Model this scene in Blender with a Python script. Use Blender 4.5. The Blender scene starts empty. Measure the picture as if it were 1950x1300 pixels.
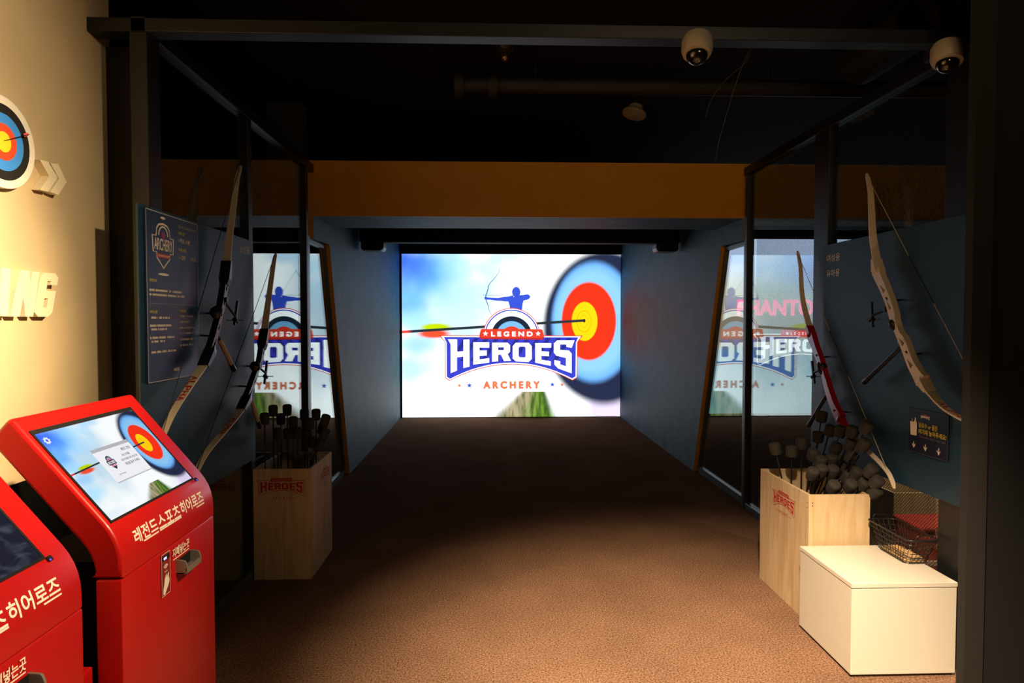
import bpy, bmesh, math, random
from mathutils import Vector, Matrix
from mathutils.geometry import tessellate_polygon

SC = bpy.context.scene
COL = SC.collection
random.seed(7)
PI = math.pi

# ------------------------------------------------------------------ camera, world, lights
SC.view_settings.view_transform = 'Standard'
SC.view_settings.look = 'None'
SC.view_settings.gamma = 1.0
SC.view_settings.use_curve_mapping = False
SC.view_settings.exposure = 0.0

cam_data = bpy.data.cameras.new('camera')
cam_data.sensor_width = 36.0
cam_data.lens = 1250.0 * 36.0 / 1950.0
cam_data.clip_start = 0.05
cam = bpy.data.objects.new('camera', cam_data)
COL.objects.link(cam)
cam.location = (0, 0, 1.5)
cam.rotation_euler = Vector((0.03354672, 0.99892526, -0.03198363)).to_track_quat('-Z', 'Y').to_euler()
SC.camera = cam

world = bpy.data.worlds.new('world')
SC.world = world
world.use_nodes = True
world.node_tree.nodes['Background'].inputs[0].default_value = (1.0, 0.72, 0.45, 1)
world.node_tree.nodes['Background'].inputs[1].default_value = 0.004


def spot(name, loc, aim, power, angle, blend, color, size=0.05):
    d = bpy.data.lights.new(name, 'SPOT')
    d.energy = power
    d.spot_size = math.radians(angle)
    d.spot_blend = blend
    d.color = color
    d.shadow_soft_size = size
    o = bpy.data.objects.new(name, d)
    COL.objects.link(o)
    o.location = loc
    o.rotation_euler = (Vector(aim) - Vector(loc)).to_track_quat('-Z', 'Y').to_euler()
    return o


# track lamps of the hall in front of the lane, then an added next-lane fill
WARM = (1.0, 0.70, 0.36)
spot('wall_spotlight', (1.5, 1.05, 2.95), (-1.6, 1.62, 1.55), 1650, 33, 1.0, (1.0, 0.74, 0.41))
spot('wall_washer', (1.5, 1.0, 2.95), (-1.6, 0.85, 1.65), 620, 78, 1.0, (1.0, 0.77, 0.46))
spot('floor_spotlight', (0.42, 0.86, 3.05), (0.84, 2.38, 0.0), 2450, 58, 1.0, (1.0, 0.74, 0.48), 0.06)
spot('next_lane_fill', (2.9, 3.0, 3.1), (2.40, 3.45, 0.3), 300, 60, 1.0, (1.0, 0.74, 0.48), 0.06)  # added fill, brightens the bag and box behind the net
# added soft fill to brighten the header beam, not a known fixture
d = bpy.data.lights.new('header_fill', 'AREA')
d.energy = 15
d.size = 0.7
d.color = (1.0, 0.74, 0.44)
hall = bpy.data.objects.new('header_fill', d)
COL.objects.link(hall)
hall.location = (1.2, 0.2, 3.1)
hall.rotation_euler = (Vector((0.5, 5.2, 2.3)) - Vector(hall.location)).to_track_quat('-Z', 'Y').to_euler()


# ------------------------------------------------------------------ materials
MATS = {}


def mat(name, color, rough=0.6, metal=0.0, spec=0.5, var=0.0, scale=20.0, bump=0.0, coat=0.0):
    if name in MATS:
        return MATS[name]
    m = bpy.data.materials.new(name)
    m.use_nodes = True
    nt = m.node_tree
    b = nt.nodes['Principled BSDF']
    b.inputs['Base Color'].default_value = (*color, 1)
    b.inputs['Roughness'].default_value = rough
    b.inputs['Metallic'].default_value = metal
    b.inputs['Specular IOR Level'].default_value = spec
    b.inputs['Coat Weight'].default_value = coat
    b.inputs['Coat Roughness'].default_value = 0.08
    if var > 0 or bump > 0:
        tc = nt.nodes.new('ShaderNodeTexCoord')
        n = nt.nodes.new('ShaderNodeTexNoise')
        n.inputs['Scale'].default_value = scale
        n.inputs['Detail'].default_value = 6
        nt.links.new(tc.outputs['Object'], n.inputs['Vector'])
        if var > 0:
            r = nt.nodes.new('ShaderNodeValToRGB')
            r.color_ramp.elements[0].position = 0.3
            r.color_ramp.elements[1].position = 0.7
            r.color_ramp.elements[0].color = (*[max(0, c * (1 - var)) for c in color], 1)
            r.color_ramp.elements[1].color = (*[min(1, c * (1 + var)) for c in color], 1)
            nt.links.new(n.outputs['Fac'], r.inputs['Fac'])
            nt.links.new(r.outputs['Color'], b.inputs['Base Color'])
        if bump > 0:
            bp = nt.nodes.new('ShaderNodeBump')
            bp.inputs['Strength'].default_value = bump
            bp.inputs['Distance'].default_value = 0.01
            nt.links.new(n.outputs['Fac'], bp.inputs['Height'])
            nt.links.new(bp.outputs['Normal'], b.inputs['Normal'])
    MATS[name] = m
    return m


def emit(name, color, strength=1.0):
    if name in MATS:
        return MATS[name]
    m = bpy.data.materials.new(name)
    m.use_nodes = True
    nt = m.node_tree
    nt.nodes.clear()
    e = nt.nodes.new('ShaderNodeEmission')
    e.inputs[0].default_value = (*color, 1)
    e.inputs[1].default_value = strength
    o = nt.nodes.new('ShaderNodeOutputMaterial')
    nt.links.new(e.outputs[0], o.inputs[0])
    MATS[name] = m
    return m


def glass_mat(name, ior, tint):
    """clear reflective sheet: mirror part by Fresnel, the rest passes straight through"""
    m = bpy.data.materials.new(name)
    m.use_nodes = True
    nt = m.node_tree
    nt.nodes.clear()
    out = nt.nodes.new('ShaderNodeOutputMaterial')
    mix = nt.nodes.new('ShaderNodeMixShader')
    tr = nt.nodes.new('ShaderNodeBsdfTransparent')
    tr.inputs[0].default_value = (*tint, 1)
    gl = nt.nodes.new('ShaderNodeBsdfGlossy')
    gl.inputs['Roughness'].default_value = 0.0
    gl.inputs['Color'].default_value = (0.92, 1.0, 1.0, 1)
    fr = nt.nodes.new('ShaderNodeFresnel')
    geo = nt.nodes.new('ShaderNodeNewGeometry')
    mr = nt.nodes.new('ShaderNodeMapRange')
    mr.inputs['To Min'].default_value = ior
    mr.inputs['To Max'].default_value = 1.0 / ior
    nt.links.new(geo.outputs['Backfacing'], mr.inputs['Value'])
    nt.links.new(mr.outputs['Result'], fr.inputs['IOR'])
    nt.links.new(fr.outputs[0], mix.inputs[0])
    nt.links.new(tr.outputs[0], mix.inputs[1])
    nt.links.new(gl.outputs[0], mix.inputs[2])
    nt.links.new(mix.outputs[0], out.inputs[0])
    MATS[name] = m
    return m


def carpet_mat():
    m = bpy.data.materials.new('brown_carpet')
    m.use_nodes = True
    nt = m.node_tree
    L = nt.links.new
    b = nt.nodes['Principled BSDF']
    b.inputs['Roughness'].default_value = 0.95
    b.inputs['Specular IOR Level'].default_value = 0.0
    tc = nt.nodes.new('ShaderNodeTexCoord')
    n1 = nt.nodes.new('ShaderNodeTexNoise')
    n1.inputs['Scale'].default_value = 120
    n1.inputs['Detail'].default_value = 8
    n1.inputs['Roughness'].default_value = 0.72
    n2 = nt.nodes.new('ShaderNodeTexNoise')
    n2.inputs['Scale'].default_value = 2.2
    n2.inputs['Detail'].default_value = 5
    vo = nt.nodes.new('ShaderNodeTexVoronoi')
    vo.inputs['Scale'].default_value = 75
    for n in (n1, n2, vo):
        L(tc.outputs['Object'], n.inputs['Vector'])
    r = nt.nodes.new('ShaderNodeValToRGB')
    r.color_ramp.elements[0].position = 0.36
    r.color_ramp.elements[1].position = 0.66
    r.color_ramp.elements[0].color = (0.042, 0.021, 0.012, 1)
    r.color_ramp.elements[1].color = (0.330, 0.190, 0.120, 1)
    L(n1.outputs['Fac'], r.inputs['Fac'])
    r2 = nt.nodes.new('ShaderNodeValToRGB')
    r2.color_ramp.elements[0].position = 0.35
    r2.color_ramp.elements[1].position = 0.65
    r2.color_ramp.elements[0].color = (0.80, 0.80, 0.80, 1)
    r2.color_ramp.elements[1].color = (1.0, 1.0, 1.0, 1)
    L(n2.outputs['Fac'], r2.inputs['Fac'])
    mx = nt.nodes.new('ShaderNodeMix')
    mx.data_type = 'RGBA'
    mx.blend_type = 'MULTIPLY'
    mx.inputs[0].default_value = 1.0
    L(r.outputs[0], mx.inputs[6])
    L(r2.outputs[0], mx.inputs[7])
    # pale flecks
    r3 = nt.nodes.new('ShaderNodeValToRGB')
    r3.color_ramp.elements[0].position = 0.0
    r3.color_ramp.elements[0].color = (1, 1, 1, 1)
    r3.color_ramp.elements[1].position = 0.16
    r3.color_ramp.elements[1].color = (0, 0, 0, 1)
    L(vo.outputs['Distance'], r3.inputs['Fac'])
    mx2 = nt.nodes.new('ShaderNodeMix')
    mx2.data_type = 'RGBA'
    L(r3.outputs[0], mx2.inputs[0])
    L(mx.outputs[2], mx2.inputs[6])
    mx2.inputs[7].default_value = (0.50, 0.37, 0.28, 1)
    L(mx2.outputs[2], b.inputs['Base Color'])
    bp = nt.nodes.new('ShaderNodeBump')
    bp.inputs['Strength'].default_value = 0.5
    bp.inputs['Distance'].default_value = 0.006
    L(n1.outputs['Fac'], bp.inputs['Height'])
    L(bp.outputs['Normal'], b.inputs['Normal'])
    MATS['carpet'] = m
    return m


def wood_mat(name, c1, c2):
    m = bpy.data.materials.new(name)
    m.use_nodes = True
    nt = m.node_tree
    L = nt.links.new
    b = nt.nodes['Principled BSDF']
    b.inputs['Roughness'].default_value = 0.55
    tc = nt.nodes.new('ShaderNodeTexCoord')
    mp = nt.nodes.new('ShaderNodeMapping')
    mp.inputs['Scale'].default_value = (9, 9, 0.9)
    n = nt.nodes.new('ShaderNodeTexNoise')
    n.inputs['Scale'].default_value = 3.0
    n.inputs['Detail'].default_value = 8
    n.inputs['Distortion'].default_value = 0.9
    r = nt.nodes.new('ShaderNodeValToRGB')
    r.color_ramp.elements[0].position = 0.32
    r.color_ramp.elements[1].position = 0.62
    r.color_ramp.elements[0].color = (*c1, 1)
    r.color_ramp.elements[1].color = (*c2, 1)
    L(tc.outputs['Object'], mp.inputs[0])
    L(mp.outputs[0], n.inputs['Vector'])
    L(n.outputs['Fac'], r.inputs[0])
    L(r.outputs[0], b.inputs['Base Color'])
    MATS[name] = m
    return m


class G:
    """small helper to write the picture shown on the screens as a node graph"""
    def __init__(s, nt):
        s.nt = nt

    def lk(s, a, b):
        if isinstance(a, (int, float)):
            b.default_value = a
        elif isinstance(a, tuple):
            b.default_value = a if len(b.default_value) == len(a) else (*a, 1)
        else:
            s.nt.links.new(a, b)

    def m(s, op, a, b=0.0, c=None):
        n = s.nt.nodes.new('ShaderNodeMath')
        n.operation = op
        s.lk(a, n.inputs[0])
        s.lk(b, n.inputs[1])
        if c is not None:
            s.lk(c, n.inputs[2])
        return n.outputs[0]

    def step(s, v, lo, hi):
        n = s.nt.nodes.new('ShaderNodeMapRange')
        n.interpolation_type = 'SMOOTHSTEP'
        s.lk(v, n.inputs['Value'])
        n.inputs['From Min'].default_value = lo
        n.inputs['From Max'].default_value = hi
        return n.outputs['Result']

    def inv_step(s, v, lo, hi):
        return s.m('SUBTRACT', 1.0, s.step(v, lo, hi))

    def ell(s, x, y, cx, cy, rx, ry):
        a = s.m('DIVIDE', s.m('SUBTRACT', x, cx), rx)
        b = s.m('DIVIDE', s.m('SUBTRACT', y, cy), ry)
        return s.m('SQRT', s.m('ADD', s.m('MULTIPLY', a, a), s.m('MULTIPLY', b, b)))

    def mix(s, f, a, b):
        n = s.nt.nodes.new('ShaderNodeMix')
        n.data_type = 'RGBA'
        s.lk(f, n.inputs[0])
        s.lk(a, n.inputs[6])
        s.lk(b, n.inputs[7])
        return n.outputs[2]


def picture_mat(name, strength, white=1.0):
    """archery picture: sky, soft round target, flying arrow and a wedge of grass"""
    m = bpy.data.materials.new(name)
    m.use_nodes = True
    nt = m.node_tree
    nt.nodes.clear()
    g = G(nt)
    out = nt.nodes.new('ShaderNodeOutputMaterial')
    em = nt.nodes.new('ShaderNodeEmission')
    em.inputs[1].default_value = strength
    nt.links.new(em.outputs[0], out.inputs[0])
    uv = nt.nodes.new('ShaderNodeUVMap')
    sp = nt.nodes.new('ShaderNodeSeparateXYZ')
    nt.links.new(uv.outputs[0], sp.inputs[0])
    x = g.m('MULTIPLY_ADD', sp.outputs[0], 1553.0, 92.0)
    y = g.m('MULTIPLY_ADD', sp.outputs[1], -1160.0, 1240.0)
    mp = nt.nodes.new('ShaderNodeMapping')
    mp.inputs['Scale'].default_value = (5, 2.6, 1)
    mp.inputs['Rotation'].default_value = (0, 0, 0.5)
    ns = nt.nodes.new('ShaderNodeTexNoise')
    ns.inputs['Scale'].default_value = 1.0
    ns.inputs['Detail'].default_value = 2
    nt.links.new(uv.outputs[0], mp.inputs[0])
    nt.links.new(mp.outputs[0], ns.inputs['Vector'])
    wob = g.m('MULTIPLY', g.m('SUBTRACT', ns.outputs['Fac'], 0.5), 1.3)
    W = (1.25 * white, 1.30 * white, 1.32 * white)
    SKY = (0.15, 0.46, 1.05)
    col = W
    for (cx, cy, rx, ry, c, k) in [
            (420, 480, 640, 640, (0.46, 0.66, 0.80), 0.85),
            (300, 240, 420, 300, (0.38, 0.72, 1.05), 0.9), (230, 180, 300, 220, SKY, 1.0), (130, 400, 190, 200, SKY, 0.9), (110, 120, 270, 220, (0.05, 0.16, 0.95), 1.0),
            (200, 560, 220, 100, (0.36, 0.74, 1.05), 0.7), (190, 720, 250, 90, (0.30, 0.62, 1.0), 0.75),
            (140, 900, 270, 130, (0.42, 0.78, 1.0), 0.85), (870, 100, 190, 80, (0.30, 0.66, 1.05), 0.6),
            (600, 170, 240, 110, (0.42, 0.78, 1.05), 0.6), (640, 330, 120, 90, (0.5, 0.8, 1.0), 0.5),
            (1560, 1200, 330, 160, (0.72, 0.62, 0.86), 0.95), (60, 1190, 400, 60, (0.6, 0.75, 0.9), 0.4)]:
        e = g.m('ADD', g.ell(x, y, cx, cy, rx, ry), wob)
        col = g.mix(g.m('MULTIPLY', g.inv_step(e, 0.15, 1.15), k), col, c)
    # grass wedge
    t = g.m('DIVIDE', g.m('SUBTRACT', y, 1060.0), 180.0)
    xl = g.m('MULTIPLY_ADD', t, -215.0, 925.0)
    xr = g.m('MULTIPLY_ADD', t, 85.0, 1115.0)
    fx = g.m('DIVIDE', g.m('SUBTRACT', x, xl), g.m('SUBTRACT', xr, xl))
    wedge = g.m('MULTIPLY', g.step(fx, -0.12, 0.22), g.inv_step(fx, 0.86, 1.08))
    wedge = g.m('MULTIPLY', wedge, g.m('GREATER_THAN', y, 1060.0))
    mp2 = nt.nodes.new('ShaderNodeMapping')
    mp2.inputs['Rotation'].default_value = (0, 0, -0.75)
    mp2.inputs['Scale'].default_value = (46, 7, 1)
    n2 = nt.nodes.new('ShaderNodeTexNoise')
    n2.inputs['Scale'].default_value = 1.0
    n2.inputs['Detail'].default_value = 3
    nt.links.new(uv.outputs[0], mp2.inputs[0])
    nt.links.new(mp2.outputs[0], n2.inputs['Vector'])
    tan = g.mix(g.step(n2.outputs['Fac'], 0.35, 0.65), (0.42, 0.36, 0.22), (0.10, 0.11, 0.03))
    grn = g.mix(g.step(n2.outputs['Fac'], 0.35, 0.65), (0.16, 0.30, 0.03), (0.04, 0.10, 0.015))
    grass = g.mix(g.step(fx, 0.30, 0.75), tan, grn)
    col = g.mix(wedge, col, grass)
    # the target
    NAVY = (0.018, 0.024, 0.060)
    for (cx, cy, rx, ry, lo, hi, c) in [
            (1530, 600, 446, 556, 0.92, 1.06, NAVY), (1455, 562, 312, 446, 0.88, 1.03, (0.16, 0.44, 0.95)),
            (1440, 560, 285, 405, 0.80, 1.05, (0.26, 0.56, 0.86)),
            (1418, 556, 197, 282, 0.95, 1.03, (0.92, 0.034, 0.010)), (1387, 557, 93, 140, 0.95, 1.03, (1.0, 0.62, 0.006))]:
        col = g.mix(g.inv_step(g.ell(x, y, cx, cy, rx, ry), lo, hi), col, c)
    for rx, ry in ((52, 76), (32, 44)):
        e = g.ell(x, y, 1383, 557, rx, ry)
        ring = g.m('MULTIPLY', g.step(e, 0.90, 0.96), g.inv_step(e, 1.0, 1.08))
        col = g.mix(g.m('MULTIPLY', ring, 0.6), col, (0.9, 0.35, 0.0))
    # the arrow
    for (cx, cy, rx, ry, c) in [(330, 598, 120, 30, (0.50, 0.66, 0.0)), (315, 645, 120, 34, (0.85, 0.08, 0.03))]:
        col = g.mix(g.inv_step(g.ell(x, y, cx, cy, rx, ry), 0.55, 1.2), col, c)
    line = g.m('ABSOLUTE', g.m('SUBTRACT', y, g.m('MULTIPLY_ADD', g.m('SUBTRACT', x, 92.0), -0.0632, 632.0)))
    shaft = g.m('MULTIPLY', g.inv_step(line, 7.0, 12.0), g.m('LESS_THAN', x, 1390.0))
    scol = g.mix(g.step(x, 110.0, 170.0), (0.9, 0.05, 0.04), (0.02, 0.03, 0.04))
    col = g.mix(shaft, col, scol)
    col = g.mix(g.inv_step(g.ell(x, y, 1385, 552, 9, 14), 0.8, 1.1), col, (0.02, 0.02, 0.02))
    nt.links.new(col, em.inputs[0])
    MATS[name] = m
    return m


# ------------------------------------------------------------------ mesh building
class Plane:
    """2-D drawing frame in the scene: origin, right and up vectors"""
    def __init__(s, o, u, v):
        s.o, s.u, s.v = Vector(o), Vector(u).normalized(), Vector(v).normalized()
        s.n = s.u.cross(s.v)

    def p(s, a, b, h=0.0):
        return s.o + s.u * a + s.v * b + s.n * h


class MB:
    def __init__(s):
        s.v, s.f, s.mi, s.m, s.uv = [], [], [], 0, {}

    def add(s, vs, fs):
        k = len(s.v)
        s.v += [Vector(p) for p in vs]
        for f in fs:
            s.f.append([i + k for i in f])
            s.mi.append(s.m)
        return s

    def quad(s, a, b, c, d, uv=False):
        s.add([a, b, c, d], [(0, 1, 2, 3)])
        if uv:
            s.uv[len(s.f) - 1] = [(0, 0), (1, 0), (1, 1), (0, 1)]
        return s

    def bm(s, bm):
        bm.verts.index_update()
        s.add([v.co.copy() for v in bm.verts], [[v.index for v in f.verts] for f in bm.faces])
        bm.free()
        return s

    def box(s, x0, x1, y0, y1, z0, z1, bevel=0.0, seg=2, M=None):
        bm = bmesh.new()
        bmesh.ops.create_cube(bm, size=1.0)
        for v in bm.verts:
            v.co = Vector((x0 if v.co.x < 0 else x1, y0 if v.co.y < 0 else y1, z0 if v.co.z < 0 else z1))
        if bevel > 0:
            bmesh.ops.bevel(bm, geom=bm.edges[:], offset=bevel, segments=seg, profile=0.5, affect='EDGES')
        if M is not None:
            bmesh.ops.transform(bm, matrix=M, verts=bm.verts[:])
        return s.bm(bm)

    def tube(s, pts, r, n=8, cap=True):
        pts = [Vector(p) for p in pts]
        rs = r if isinstance(r, (list, tuple)) else [r] * len(pts)
        vs, fs = [], []
        t0 = (pts[1] - pts[0]).normalized()
        a = t0.orthogonal().normalized()
        for i, p in enumerate(pts):
            t = (pts[min(i + 1, len(pts) - 1)] - pts[max(i - 1, 0)]).normalized()
            a = (a - t * a.dot(t)).normalized()
            b = t.cross(a)
            for k in range(n):
                w = 2 * PI * k / n
                vs.append(p + (a * math.cos(w) + b * math.sin(w)) * rs[i])
        for i in range(len(pts) - 1):
            for k in range(n):
                k2 = (k + 1) % n
                fs.append((i * n + k, i * n + k2, (i + 1) * n + k2, (i + 1) * n + k))
        if cap:
            fs.append(tuple(range(n))[::-1])
            fs.append(tuple((len(pts) - 1) * n + k for k in range(n)))
        return s.add(vs, fs)

    def lathe(s, prof, base, axis=(0, 0, 1), n=24):
        ax = Vector(axis).normalized()
        a = ax.orthogonal().normalized()
        b = ax.cross(a)
        base = Vector(base)
        vs, fs = [], []
        for r, h in prof:
            for k in range(n):
                w = 2 * PI * k / n
                vs.append(base + ax * h + (a * math.cos(w) + b * math.sin(w)) * max(r, 1e-4))
        for i in range(len(prof) - 1):
            for k in range(n):
                k2 = (k + 1) % n
                fs.append((i * n + k, i * n + k2, (i + 1) * n + k2, (i + 1) * n + k))
        fs.append(tuple(range(n))[::-1])
        fs.append(tuple((len(prof) - 1) * n + k for k in range(n)))
        return s.add(vs, fs)

    def poly(s, pl, pts, h=0.0, holes=()):
        """flat filled shape on a plane"""
        loops = [[Vector((a, b, 0)) for a, b in pts]] + [[Vector((a, b, 0)) for a, b in q] for q in holes]
        flat = [p for l in loops for p in l]
        tris = tessellate_polygon(loops)
        fs = []
        for t in tris:
            a, b, c = (flat[i] for i in t)
            fs.append(t if (b - a).cross(c - a).z > 0 else (t[0], t[2], t[1]))
        return s.add([pl.p(p.x, p.y, h) for p in flat], fs)

    def prism(s, pl, pts, h0, h1, holes=()):
        """outline on a plane, extruded from height h0 to h1"""
        loops = [list(pts)] + [list(q) for q in holes]
        vecs = [[Vector((a, b, 0)) for a, b in l] for l in loops]
        flat = [p for l in vecs for p in l]
        n = len(flat)
        vs = [pl.p(p.x, p.y, h0) for p in flat] + [pl.p(p.x, p.y, h1) for p in flat]
        fs = []
        for t in tessellate_polygon(vecs):
            a, b, c = (flat[i] for i in t)
            t = t if (b - a).cross(c - a).z > 0 else (t[0], t[2], t[1])
            fs.append(tuple(i + n for i in t))
            fs.append(tuple(reversed(t)))
        k = 0
        for li, l in enumerate(loops):
            m = len(l)
            area = sum(l[i][0] * l[(i + 1) % m][1] - l[(i + 1) % m][0] * l[i][1] for i in range(m))
            for i in range(m):
                a, b = k + i, k + (i + 1) % m
                q = (a, b, b + n, a + n)
                fs.append(q if (area > 0) == (li == 0) else q[::-1])
            k += m
        return s.add(vs, fs)

    def strip(s, pl, pts, w, h=0.0):
        """flat line of width w along points on a plane"""
        P = [Vector((a, b)) for a, b in pts]
        ws = w if isinstance(w, (list, tuple)) else [w] * len(P)
        vs, fs = [], []
        for i, p in enumerate(P):
            t = (P[min(i + 1, len(P) - 1)] - P[max(i - 1, 0)]).normalized()
            q = Vector((-t.y, t.x)) * ws[i] / 2
            vs += [pl.p(*(p - q), h), pl.p(*(p + q), h)]
        for i in range(len(P) - 1):
            fs.append((2 * i, 2 * i + 2, 2 * i + 3, 2 * i + 1))
        return s.add(vs, fs)

    def text(s, pl, body, u0, u1, v0, v1, h=0.0, weight=0.0, shear=0.0):
        """lettering fitted to a box; weight thickens the strokes (fraction of the letter height)"""
        vs, fs = text_shape(body, shear)
        k = weight * (v1 - v0)
        a0, a1, b0, b1 = u0 + k, u1 - k, v0 + k, v1 - k
        shifts = [(0, 0)] if weight <= 0 else [(k, 0), (-k, 0), (0, k), (0, -k), (0.7 * k, 0.7 * k), (-0.7 * k, 0.7 * k), (0.7 * k, -0.7 * k), (-0.7 * k, -0.7 * k)]
        for n, (dx, dy) in enumerate(shifts):
            s.add([pl.p(a0 + (a1 - a0) * a + dx, b0 + (b1 - b0) * b + dy, h + n * 2e-5) for a, b in vs], fs)
        return s

    def build(s, name, mats, parent=None, origin=None, smooth=None):
        o0 = Vector(origin) if origin is not None else (WL[parent.name] if parent is not None else Vector((0, 0, 0)))
        me = bpy.data.meshes.new(name)
        me.from_pydata([p - o0 for p in s.v], [], s.f)
        if not isinstance(mats, (list, tuple)):
            mats = [mats]
        for m in mats:
            me.materials.append(m)
        me.polygons.foreach_set('material_index', s.mi)
        if s.uv:
            lay = me.uv_layers.new(name='UVMap')
            for fi, q in s.uv.items():
                for j, li in enumerate(me.polygons[fi].loop_indices):
                    lay.data[li].uv = q[j]
        if smooth:
            me.polygons.foreach_set('use_smooth', [True] * len(me.polygons))
            me.set_sharp_from_angle(angle=math.radians(smooth))
        me.update()
        o = bpy.data.objects.new(name, me)
        COL.objects.link(o)
        if parent is not None:
            o.parent = parent
            WL[o.name] = o0
        else:
            o.location = o0
            WL[o.name] = o0
        return o


WL = {}
_TX = {}


def text_shape(body, shear=0.0):
    """filled lettering scaled to a unit box"""
    key = (body, shear)
    if key not in _TX:
        cu = bpy.data.curves.new('lettering', 'FONT')
        cu.body = body
        cu.shear = shear
        cu.fill_mode = 'FRONT'
        cu.dimensions = '2D'
        o = bpy.data.objects.new('lettering', cu)
        COL.objects.link(o)
        bpy.context.view_layer.update()
        dg = bpy.context.evaluated_depsgraph_get()
        me = o.evaluated_get(dg).to_mesh()
        vs = [(v.co.x, v.co.y) for v in me.vertices]
        fs = []
        for p in me.polygons:
            a, b, c = (Vector((*vs[i], 0)) for i in list(p.vertices)[:3])
            fs.append(tuple(p.vertices) if (b - a).cross(c - a).z >= 0 else tuple(p.vertices)[::-1])
        o.evaluated_get(dg).to_mesh_clear()
        bpy.data.objects.remove(o)
        bpy.data.curves.remove(cu)
        xs = [a for a, b in vs] or [0, 1]
        ys = [b for a, b in vs] or [0, 1]
        w, hgt = max(xs) - min(xs) or 1, max(ys) - min(ys) or 1
        _TX[key] = ([((a - min(xs)) / w, (b - min(ys)) / hgt) for a, b in vs], fs)
    return _TX[key]


def tag(o, label, cat, group=None, kind=None):
    o['label'] = label
    o['category'] = cat
    if group:
        o['group'] = group
    if kind:
        o['kind'] = kind
    return o


def thing(name, label, cat, loc, group=None):
    o = bpy.data.objects.new(name, None)
    COL.objects.link(o)
    o.empty_display_size = 0.1
    o.location = loc
    WL[o.name] = Vector(loc)
    return tag(o, label, cat, group)


def struct(o, label, cat):
    return tag(o, label, cat, kind='structure')


def smooth_path(pts, k=4):
    """Catmull-Rom through 2-D points"""
    P = [Vector(p) for p in pts]
    P = [P[0] * 2 - P[1]] + P + [P[-1] * 2 - P[-2]]
    out = []
    for i in range(1, len(P) - 2):
        for j in range(k):
            t = j / k
            a, b, c, d = P[i - 1], P[i], P[i + 1], P[i + 2]
            out.append(0.5 * ((2 * b) + (c - a) * t + (2 * a - 5 * b + 4 * c - d) * t * t + (3 * b - a - 3 * c + d) * t ** 3))
    out.append(P[-2])
    return out


def star(cx, cy, r):
    return [(cx + (r if k % 2 == 0 else r * 0.42) * math.sin(k * PI / 5), cy + (r if k % 2 == 0 else r * 0.42) * math.cos(k * PI / 5))
            for k in range(10)]


def arc(cx, cy, r, a0, a1, n=24):
    return [(cx + r * math.cos(math.radians(a0 + (a1 - a0) * i / n)), cy + r * math.sin(math.radians(a0 + (a1 - a0) * i / n)))
            for i in range(n + 1)]


# ------------------------------------------------------------------ shared materials
M_carpet = carpet_mat()
M_tan = mat('tan_plaster', (0.58, 0.45, 0.27), 0.85, var=0.05, scale=6, bump=0.03)
M_black = mat('black_paint', (0.006, 0.006, 0.007), 0.7, spec=0.3)
M_void = mat('black_ceiling', (0.010, 0.010, 0.012), 0.9, spec=0.1)
M_brown = mat('dark_brown_paint', (0.016, 0.011, 0.007), 0.8, var=0.2, scale=8)
M_steel = mat('black_steel', (0.006, 0.007, 0.009), 0.42, spec=0.5)
M_alu = mat('grey_aluminium', (0.10, 0.13, 0.15), 0.35, metal=0.4)
M_blue = mat('blue_grey_wall', (0.028, 0.088, 0.118), 0.60, var=0.30, scale=5, bump=0.04, spec=0.4)
M_board = mat('dark_blue_board', (0.009, 0.040, 0.075), 0.5, var=0.12, scale=4)
M_yellow = mat('mustard_paint', (0.60, 0.27, 0.008), 0.6, var=0.06, scale=5)
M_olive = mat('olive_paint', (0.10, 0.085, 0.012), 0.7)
M_red = mat('red_gloss', (0.44, 0.007, 0.006), 0.34, spec=0.3, coat=0.12)
M_redprint = mat('red_print', (0.42, 0.012, 0.012), 0.6)
M_cream = mat('cream_letter', (0.80, 0.70, 0.50), 0.6)
M_white = mat('white_laminate', (0.55, 0.515, 0.44), 0.32, var=0.01, scale=3)
M_whiteprint = mat('cream_print', (0.88, 0.80, 0.68), 0.6)
M_yprint = mat('yellow_print', (0.70, 0.62, 0.04), 0.6)
M_dark = mat('dark_plastic', (0.010, 0.010, 0.011), 0.4)
M_foam = mat('black_rubber_foam', (0.024, 0.020, 0.016), 0.85, var=0.25, scale=60)
M_shaft = mat('black_carbon', (0.008, 0.008, 0.009), 0.35)
M_wood = wood_mat('pale_plywood', (0.46, 0.32, 0.17), (0.60, 0.45, 0.27))
M_limb = mat('cream_limb', (0.66, 0.56, 0.42), 0.4)
M_riserw = mat('white_riser', (0.68, 0.60, 0.50), 0.35)
M_riserr = mat('red_riser', (0.35, 0.008, 0.012), 0.2, coat=0.5)
M_riserb = mat('black_riser', (0.008, 0.009, 0.010), 0.30)
M_tanrod = mat('tan_rod', (0.38, 0.29, 0.18), 0.5)
M_string = mat('pale_string', (0.55, 0.45, 0.33), 0.6)
M_stringd = mat('dark_string', (0.02, 0.018, 0.016), 0.6)
M_redtxt = mat('red_lettering', (0.50, 0.012, 0.012), 0.5)
M_poster = mat('navy_poster', (0.010, 0.024, 0.075), 0.35, var=0.25, scale=3)
M_sign = mat('navy_sign', (0.008, 0.010, 0.030), 0.5)
M_grey = mat('grey_metal', (0.30, 0.26, 0.22), 0.4, metal=0.5)
M_camwhite = mat('off_white_plastic', (0.34, 0.29, 0.22), 0.45)
M_domeblk = mat('dark_dome', (0.008, 0.007, 0.006), 0.08, coat=0.6)
M_pipe = mat('dark_pipe', (0.010, 0.009, 0.008), 0.6)
M_wire = mat('black_wire', (0.010, 0.009, 0.008), 0.4)
M_glass = glass_mat('clear_glass', 1.55, (0.93, 0.97, 0.96))

XL, XR = -1.40, 2.05           # planes of the glass partitions
ZR = 2.65                      # underside of the top rails
YS = 10.10                     # screen

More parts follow.
